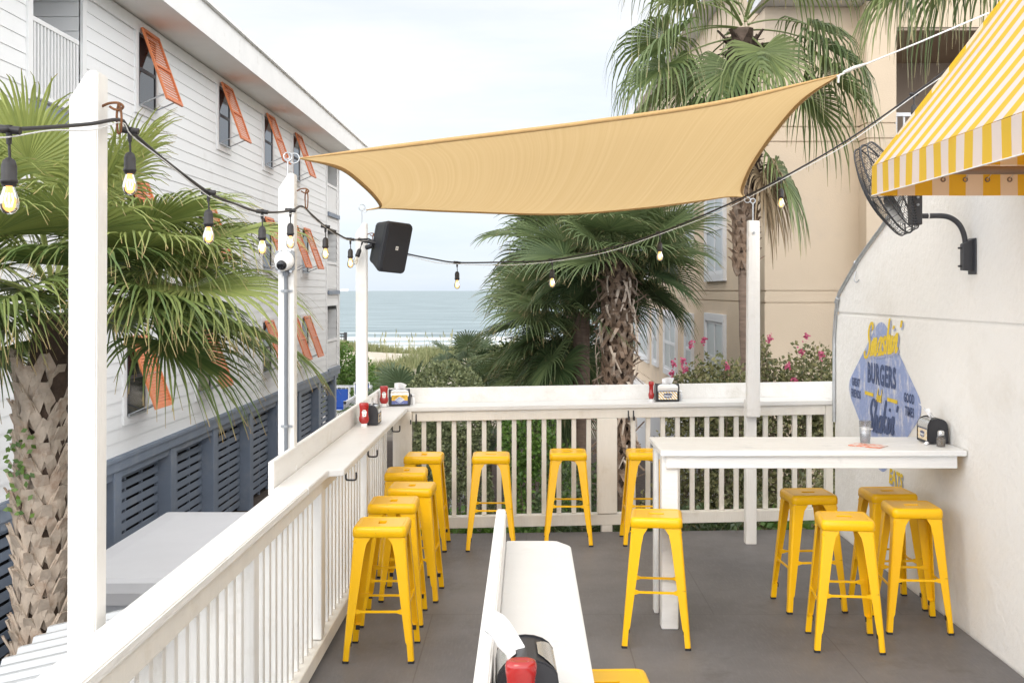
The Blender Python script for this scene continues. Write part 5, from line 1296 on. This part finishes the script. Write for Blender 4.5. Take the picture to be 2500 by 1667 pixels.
def crown(parent, c, n, seed, mat, pet=(.7,1.0), L=(.85,1.1), el=(80,-42), droop=1.0, nseg=46, avoid=None, **kw):
    rnd = random.Random(seed); ga = math.pi*(3-math.sqrt(5))
    for i in range(n):
        q = (i+.5)/n; e_ = R(el[0]+(el[1]-el[0])*q**.85+rnd.uniform(-7,7)); a = i*ga+rnd.uniform(-.25,.25)
        if avoid and any(e_ < R(v_[1]) and abs((math.degrees(a)-v_[0]+180) % 360-180) < v_[2] for v_ in avoid): continue
        b = Vector(c)+Vector((.06*math.cos(a), .06*math.sin(a), -.28*q+rnd.uniform(-.04,.04)))
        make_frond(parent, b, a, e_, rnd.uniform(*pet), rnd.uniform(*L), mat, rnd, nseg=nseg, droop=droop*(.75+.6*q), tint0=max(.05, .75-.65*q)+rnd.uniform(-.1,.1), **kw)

# big sabal palm at the left, in front of the white building
t = thing('palm_tree', 'big fan palm with criss-cross leaf boots on its trunk in front of the white building', 'palm tree', (-4.08, 9.6, GZ))
trunk(t, [(-4.16,9.6,GZ),(-4.12,9.6,-1),(-4.08,9.6,.6),(-4.03,9.6,1.9)], (.15,.17), M['barkd'])
rb = random.Random(5)
boots(t, -4.13, 9.6, -2.2, 1.45, .15, rb, M['boot'], step=.098, per=6, size=1.32, out=.085)
crown(t, (-4.0,9.55,2.2), 36, 21, M['palm'], pet=(.7,1.0), L=(.9,1.15), el=(72,-8), droop=.72, nseg=84, petsag=.36, avoid=[(-90,4,50)])
rb = random.Random(8)
for az, el, pt, L_ in ((-8,16,1.15,1.15),(2,2,1.3,1.1),(-30,14,1.0,1.1),(14,32,1.25,1.1),(-55,30,.8,1.1),(-105,-8,.55,.95),(-125,10,.6,1.0)):
    make_frond(t, (-3.98,9.5,2.0), R(az), R(el), pt, L_, M['palm'], rb, nseg=84, droop=.85, petsag=.38)
m = MB(); rv = random.Random(4); tip = []; tint = []
for i in range(46):
    z = rv.choice((rv.uniform(.55,.95), rv.uniform(.2,.75))); a = R(-100+rv.uniform(-28,28)); r_ = .26+rv.uniform(0,.03)
    c = Vector((-4.10+r_*math.cos(a)-.07, 9.6+r_*math.sin(a), z)); s_ = .032
    d1 = Vector((rv.uniform(-1,1), rv.uniform(-.4,.2), rv.uniform(-1,1))).normalized()*s_; d2 = d1.cross(Vector((0,-1,.2))).normalized()*s_*.7
    m.quad(c-d1, c-d2*.9, c+d1, c+d2*.9); tv = rv.random(); tip += [0]*4; tint += [tv]*4
m.build('ivy', M['shrubl'], t, attrs={'tip': tip, 'tint': tint})

def sabal(label, x, y, ztop, r, seed, n=30, pet=(.6,.95), L=(.85,1.1), el=(84,-55), mat='palmd', boot=None, zb=GZ, rag=0, lean=0, nseg=40, bark='bark', avoid=None):
    t = thing('palm_tree', label, 'palm tree', (x, y, zb), 'fan palms beyond the far railing')
    trunk(t, [(x-lean,y,zb),(x-lean*.5,y,zb+(ztop-zb)*.4),(x,y,ztop-.3),(x,y,ztop)], (r,r*.95), M[bark])
    if boot: boots(t, x, y, boot[0], boot[1], r*.95, random.Random(seed+1), M['bootg'], step=.12, per=7, size=1.05, out=.08, rag=rag)
    crown(t, (x,y,ztop), n, seed, M[mat], pet=pet, L=L, el=el, nseg=nseg, droop=.55, stiff=.48, petsag=.40, avoid=avoid, roll=.9, spread=285)
    return t
sabal('bushy fan palm with slim smooth trunk, left of the shaggy-trunked palm', .985, 20.2, 1.72, .155, 31, n=58, pet=(.7,1.0), L=(.95,1.2), el=(82,-58), avoid=[(5,34,70),(-90,10,44)], nseg=70)
sabal('fan palm with shaggy brown leaf bases on a thick trunk, nearest the grey windows', 1.515, 18.8, 2.75, .20, 47, n=46, pet=(.55,.85), L=(.9,1.15), el=(86,-30), boot=(-1.1,2.55), rag=1.5, bark='barkd', avoid=[(-92,2,68)], nseg=70)
sabal('taller fan palm standing behind the other two palms', .95, 24.5, 3.35, .16, 53, n=36, pet=(.75,1.1), L=(1.0,1.25), el=(86,-35))
sabal('low drooping fan palm with a short slim trunk under the palm group', .45, 22.6, .75, .085, 61, n=30, pet=(.6,.95), L=(.8,1.0), el=(25,-75), nseg=60)

def dead_straps(parent, x, y, z0, z1, r, n, seed):
    rnd = random.Random(seed); m = MB()
    for i in range(n):
        a = rnd.uniform(-math.pi, 0) if i % 3 else rnd.uniform(0, math.pi); z = rnd.uniform(z0, z1); ln = rnd.uniform(.22,.5); w_ = rnd.uniform(.022,.042); rd = Vector((math.cos(a), math.sin(a), 0)); tg = Vector((-rd.y, rd.x, 0))
        k = rnd.uniform(-.5,.5); rows = []
        for j in range(6):
            q = j/5; c = Vector((x, y, z))+rd*(r+.05+.20*q*(1-q)*1.6+.05*q)+tg*(k*ln*q*q)+Vector((0,0,.10*ln*math.sin(q*2.2)-ln*q*q)); ww = w_*(1-.55*q)
            rows.append([c-tg*ww, c+rd*.008, c+tg*ww])
        m.loops(rows, closed=False)
    return m.build('dead_leaf_stalks', M['boot'], parent)
dead_straps(bpy.data.objects['palm_tree.002'], 1.515, 18.8, -.7, 2.4, .19, 80, 5)
# tall fan palm by the beige wall
t = thing('palm_tree', 'tall slim fan palm rising in front of the beige wall behind the sail', 'palm tree', (2.72, 14, GZ))
trunk(t, [(2.78,14,GZ),(2.78,14,0),(2.74,14,1.6),(2.72,14,3.0),(2.70,14,4.6),(2.70,14,5.35)], (.075,.12), M['bark'])
boots(t, 2.72, 14, 2.45, 3.35, .105, random.Random(71), M['bootg'], step=.11, per=6, size=.85, out=.05, rag=.3, name='leaf_boots')
boots(t, 2.69, 14, 3.45, 5.2, .13, random.Random(72), M['barkd'], step=.10, per=7, size=.9, out=.06, rag=.8, name='leaf_boots')
crown(t, (2.70,14,5.55), 16, 73, M['palmw'], pet=(.75,1.05), L=(.85,1.05), el=(75,-12), droop=1.6, avoid=[(-90,20,60)], nseg=44, stiff=.45, petsag=.55)
rb = random.Random(77)
for az, el, z, pt, L_ in ((200,-10,5.25,1.15,.9),(172,-18,5.15,1.05,.9),(238,-30,5.2,.55,.95),(-62,-25,5.3,.45,.95),(-12,-12,5.2,1.05,.95),(8,-24,5.1,.9,.95),(212,-38,5.0,.85,.9),(187,-44,4.95,.95,.85)):
    make_frond(t, (2.70,14,z), R(az), R(el), pt, L_, M['palmw'], rb, nseg=44, droop=1.6, stiff=.45, petsag=.5)
make_frond(t, (2.72,13.95,4.15), R(-15), R(-52), .62, .85, M['palmw'], rb, nseg=40, droop=1.7)
for az, el, z in ((-35,-66,4.0),(-10,-72,3.9),(10,-60,4.05)): make_frond(t, (2.74,13.95,z), R(az), R(el), .5, .72, M['palmdead'], rb, nseg=34, droop=1.6)
t = thing('palm_tree', 'fan palm behind the awning with fronds hanging in front of the balcony', 'palm tree', (5.55, 12.6, GZ))
trunk(t, [(5.6,12.6,GZ),(5.6,12.6,1),(5.55,12.6,4),(5.55,12.6,6.2)], (.14,.15), M['bark'])
crown(t, (5.55,12.6,6.75), 16, 83, M['palmw'], pet=(.9,1.2), L=(.95,1.1), el=(70,-25), droop=1.6, nseg=42, petsag=.55)
for az, el, z, pt in ((190,-18,6.35,1.2),(170,-22,6.3,1.15)):
    make_frond(t, (5.5,12.6,z), R(az), R(el), pt, 1.05, M['palmw'], rb, nseg=42, droop=1.6, tint0=.7)
for az, el, z in ((200,-66,4.7),(185,-58,4.75),(225,-62,4.6)): make_frond(t, (5.5,12.55,z), R(az), R(el), .7, .8, M['palmdead'], rb, nseg=32, droop=1.6)

# saw palmettos and low fan plants
def palmetto(label, x, y, zc, seed, n=14, pet=(.4,.8), L=(.6,.85), mat='palmeto', el=(80,5)):
    t = thing('palmetto', label, 'palmetto', (x, y, GZ), 'palmettos between the deck and the dunes')
    trunk(t, [(x,y,GZ-.3),(x+.05,y,(GZ+zc)/2),(x,y,zc)], (.09,.07), M['barkd'], 8, 'stem')
    crown(t, (x,y,zc+.1), n, seed, M[mat], pet=pet, L=L, el=el, nseg=26, droop=.7, petsag=.3, stiff=.55)
palmetto('pale palmetto just left of the round hedge', -2.35, 21.5, -.30, 91, 14, L=(.5,.7))
palmetto('small palmetto low behind the left ketchup bottles, right of the speaker post', -2.75, 24.8, -.75, 92, 12)
palmetto('silvery palmetto right of the round hedge, left of the palms', -.95, 27.0, -.25, 93, 18, L=(.45,.65), pet=(.3,.6))
palmetto('upright palmetto behind the round hedge on the dune edge', -1.6, 31.0, .0, 94, 14, L=(.5,.7))
palmetto('drooping palmetto at the foot of the palm group', -.25, 24.0, -.55, 95, 14, el=(50,-45), L=(.5,.7))

# ------------------------------------------------------------------ leafy shrubs
def leaf_cloud(name, mat, parent, blobs, n, size, seed, shell=.55, up=.0, flat=.0, origin=None, lump=.22):
    rnd = random.Random(seed); m = MB(); tip = []; tint = []
    wts = [b[3]*b[4]*b[5] for b in blobs]; wts = [w_**.67 for w_ in wts]
    for i in range(n):
        b = rnd.choices(blobs, wts)[0]
        d = Vector((rnd.gauss(0,1), rnd.gauss(0,1), rnd.gauss(0,1))).normalized()
        rr_ = rnd.uniform(shell, 1.0)**.6*(1+lump*noise.noise(Vector((d.x*2.3+b[0], d.y*2.3+b[1], d.z*2.3+b[2])))) 
        c = Vector((b[0]+d.x*b[3]*rr_, b[1]+d.y*b[4]*rr_, b[2]+d.z*b[5]*rr_))
        ax = (d*.6+Vector((rnd.gauss(0,1), rnd.gauss(0,1), rnd.gauss(0,1)+up))*.6).normalized()
        s_ = size*rnd.uniform(.6,1.3); nr = Vector((rnd.gauss(0,1), rnd.gauss(0,1), rnd.gauss(0,1)+flat)); sd = ax.cross(nr)
        if sd.length < .05: continue
        sd.normalize(); sd *= s_*.36; k = c+ax*s_; nn = sd.cross(ax).normalized()*s_*.10
        m._add([c, c+ax*(s_*.5)+sd+nn, k, c+ax*(s_*.5)-sd+nn], [(0,1,2,3)])
        tv = min(1, max(0, rnd.gauss(.45,.27))); tip += [0]*4; tint += [tv]*4
    return m.build(name, mat, parent, attrs={'tip': tip, 'tint': tint})
def twigs(parent, base, blobs, n, seed, r=.012, name='branches'):
    rnd = random.Random(seed); m = MB(); base = Vector(base)
    for i in range(n):
        b = rnd.choice(blobs); d = Vector((rnd.gauss(0,1), rnd.gauss(0,1), rnd.gauss(0,1)+.5)).normalized()
        e_ = Vector((b[0]+d.x*b[3]*.9, b[1]+d.y*b[4]*.9, b[2]+d.z*b[5]*.9)); s_ = base+Vector((rnd.uniform(-.25,.25), rnd.uniform(-.25,.25), 0))
        q = s_.lerp(e_, .5)+Vector((rnd.uniform(-.15,.15), rnd.uniform(-.15,.15), .1))
        m.tube(catmull([s_, q, e_], 4), [r*(1-.85*k/8) for k in range(9)], 5)
    return m.build(name, M['twig'], parent)
def shrub(label, base, blobs, n, size, mat, seed, name='shrub', cat='shrub', tw=18, grp=None, **kw):
    t = thing(name, label, cat, base, grp)
    leaf_cloud('foliage', M[mat], t, blobs, n, size, seed, **kw)
    twigs(t, base, blobs, tw, seed+1)
    return t
# clipped round hedge
t = shrub('large clipped round grey-green hedge just beyond the left half of the far railing', (-1.3,18,GZ), [(-1.3,18,-.1,.72,.85,1.08),(-1.3,18,-1.4,.78,.95,1.4),(-1.25,18,.25,.62,.7,.72)], 24000, .056, 'hedge', 101, shell=.85, lump=.05, name='hedge', cat='hedge', tw=30)
shrub('dark green bush behind the white building by the pool railing', (-8.2,50,GZ), [(-8.3,50,-1.5,1.0,1.0,1.3),(-7.5,50.4,-1.9,.9,.9,1.0),(-8.8,49.6,-1.0,.8,.8,.9)], 5000, .13, 'shrubl', 102, shell=.5, tw=10)
shrub('bright green dune bush just right of the speaker post', (-6.3,46,GZ), [(-6.3,46,-2.2,.9,.9,.8),(-5.6,46.5,-2.4,.8,.8,.6)], 3500, .12, 'shrubl', 103, shell=.5, tw=8)
shrub('feathery olive bush on the dune right of the breaking waves', (-1.0,34,GZ), [(-1.0,34,-.2,.7,.6,.8),(-.5,34,.1,.5,.5,.55),(-1.45,34,-.7,.5,.5,.7)], 2600, .11, 'shrubd', 104, shell=.1, tw=22)
# dark shrubs seen through the balusters
shrub('dark glossy shrub behind the far railing right of the mulch path', (.45,13.2,GZ), [(.50,13.2,-.55,.45,.5,.85),(.30,13.4,-1.5,.5,.5,1.0),(.75,13.0,-1.3,.42,.5,1.1)], 6500, .062, 'shrubd', 105, shell=.5)
shrub('dense green shrub with upright tips behind the middle of the far railing', (.1,17,GZ), [(.0,17,-.15,.42,.5,.62),(.25,17,-1.0,.55,.6,1.0)], 4200, .075, 'shrubl', 106, shell=.5)
gr_ = 'low plants hugging the deck edge'
def deck_plant(label, x, y, z, rx, mat, seed, n=1300):
    shrub(label, (x,y,z-.6), [(x,y,z-.25,rx,.35,.38),(x+.1,y+.2,z-.9,rx*.9,.4,.5)], n, .085, mat, seed, name='plant', cat='plant', tw=8, shell=.3)
deck_plant('bright green leafy plant below the far railing in the left corner', -.75, 10.9, -.12, .42, 'shrubl', 111)
deck_plant('bright green plant under the far railing behind the corner stool', -.15, 10.9, -.20, .40, 'shrubl', 112)
deck_plant('dark low shrub under the far railing at the wide post', .75, 10.9, -.16, .5, 'shrubd', 113, 1700)
deck_plant('low leafy shrub under the far railing behind the table leg', 1.7, 11.0, -.12, .55, 'shrubd', 114, 1700)
deck_plant('low yellow-green plant under the far railing by the stucco wall', 2.75, 11.1, -.08, .5, 'shrubl', 115)
# crepe myrtles
def flowers(parent, spots, Y, seed):
    for i, (px, py) in enumerate(spots):
        c = P(px, py, Y); rnd = random.Random(seed+i); m = MB(); tip = []; tint = []
        for k in range(30):
            d = Vector((rnd.gauss(0,1), rnd.gauss(0,1), rnd.gauss(0,1)*1.5)); q = c+d*.015; a = Vector((rnd.gauss(0,1), rnd.gauss(0,1), rnd.gauss(0,1))).normalized()*.017; b = a.cross(Vector((rnd.gauss(0,1), rnd.gauss(0,1), .3))).normalized()*.014
            m.quad(q-a, q-b, q+a, q+b); tv = rnd.random(); tip += [0]*4; tint += [tv]*4
        m.build('flower_cluster', M['flower'], parent, attrs={'tip': tip, 'tint': tint})
bl = [(2.15,13.0,.95,.42,.5,.42),(1.85,13.1,.75,.30,.4,.40),(2.45,13.2,.65,.45,.5,.6),(2.0,13.0,.10,.55,.6,.6),(2.5,13.1,-.6,.7,.7,.8),(1.75,13.0,-.9,.55,.6,.9)]
t = shrub('pink flowering crepe myrtle left of the sail post behind the far railing', (2.15,13.1,GZ), bl, 19000, .052, 'myrtle', 121, name='flowering_shrub', cat='shrub', tw=60, shell=.15)
flowers(t, [(1687,840),(1718,829),(1645,888),(1671,904),(1667,884),(1777,897),(1641,912),(1622,1160),(1600,1225)], 12.6, 300)
bl = [(3.35,13.2,1.0,.36,.5,.50),(2.95,13.3,.95,.30,.4,.36),(3.15,13.2,.5,.55,.6,.5),(3.55,13.3,.55,.35,.5,.6),(3.2,13.2,-.4,.8,.7,.8),(3.0,13.3,-1.4,.9,.8,1.0),(2.80,13.3,1.28,.10,.15,.28)]
t = shrub('pink flowering crepe myrtle between the sail post and the stucco wall', (3.2,13.3,GZ), bl, 20000, .052, 'myrtle', 122, name='flowering_shrub', cat='shrub', tw=60, shell=.15)
flowers(t, [(1970,822),(1958,860),(2005,866),(1923,893),(1940,930),(1878,826)], 12.7, 400)
shrub('olive brown shrub low behind the bar table, seen through the balusters', (2.6,11.9,GZ), [(2.3,11.9,-.7,.6,.45,.75),(3.1,11.9,-.6,.6,.45,.85),(1.55,12.0,-.9,.5,.45,.8)], 6500, .055, 'myrtle', 123, tw=40, shell=.3)

# ------------------------------------------------------------------ dune grass
def dune_grass():
    rnd = random.Random(201); m = MB(); tip = []; tint = []; n = 0
    while n < 4600:
        x = rnd.uniform(-13, 3); y = rnd.uniform(44, 74)
        dn = noise.noise(Vector((x*.22, y*.22, 4.4)))
        if dn < rnd.uniform(-.10,.10): continue
        z = ground_z(x, y); tv = rnd.random()
        for k in range(7):
            a = rnd.uniform(0, 2*math.pi); h = rnd.uniform(.28,.62); ln = rnd.uniform(.08,.34); w_ = .016
            d = Vector((math.cos(a), math.sin(a), 0)); sd = Vector((-d.y, d.x, 0))*w_
            b0 = Vector((x+rnd.uniform(-.14,.14), y+rnd.uniform(-.14,.14), z-.04)); b1 = b0+d*(ln*.45)+Vector((0,0,h*.65)); b2 = b0+d*ln+Vector((0,0,h))
            m._add([b0-sd, b0+sd, b1+sd*.8, b1-sd*.8, b2], [(0,1,2,3),(3,2,4)]); q = min(1, max(0, tv*.7+rnd.uniform(0,.4)))
            tip += [.1,.1,.5,.5,.95]; tint += [q]*5
        n += 1
    for i in range(90):       # sea oats
        x = rnd.uniform(-9, 1); y = rnd.uniform(52, 68); z = ground_z(x, y); h = rnd.uniform(.9,1.5); bx = rnd.uniform(-.25,.25)
        p0, p1, p2 = Vector((x,y,z)), Vector((x+bx*.4,y,z+h*.7)), Vector((x+bx,y,z+h)); s_ = Vector((.010,0,0))
        m._add([p0-s_, p0+s_, p1+s_, p1-s_, p2-s_, p2+s_, p2+Vector((.028,0,-.12)), p2+Vector((.01,0,-.30)), p2+Vector((-.02,0,-.12))], [(0,1,2,3),(3,2,5,4),(4,6,7,8)])
        tip += [.9]*9; tint += [.9]*9
    o = m.build('dune_grass', M['dgrass'], attrs={'tip': tip, 'tint': tint}); tag(o, 'tufts of pale dune grass and sea oats', 'grass', kind='stuff')
dune_grass()
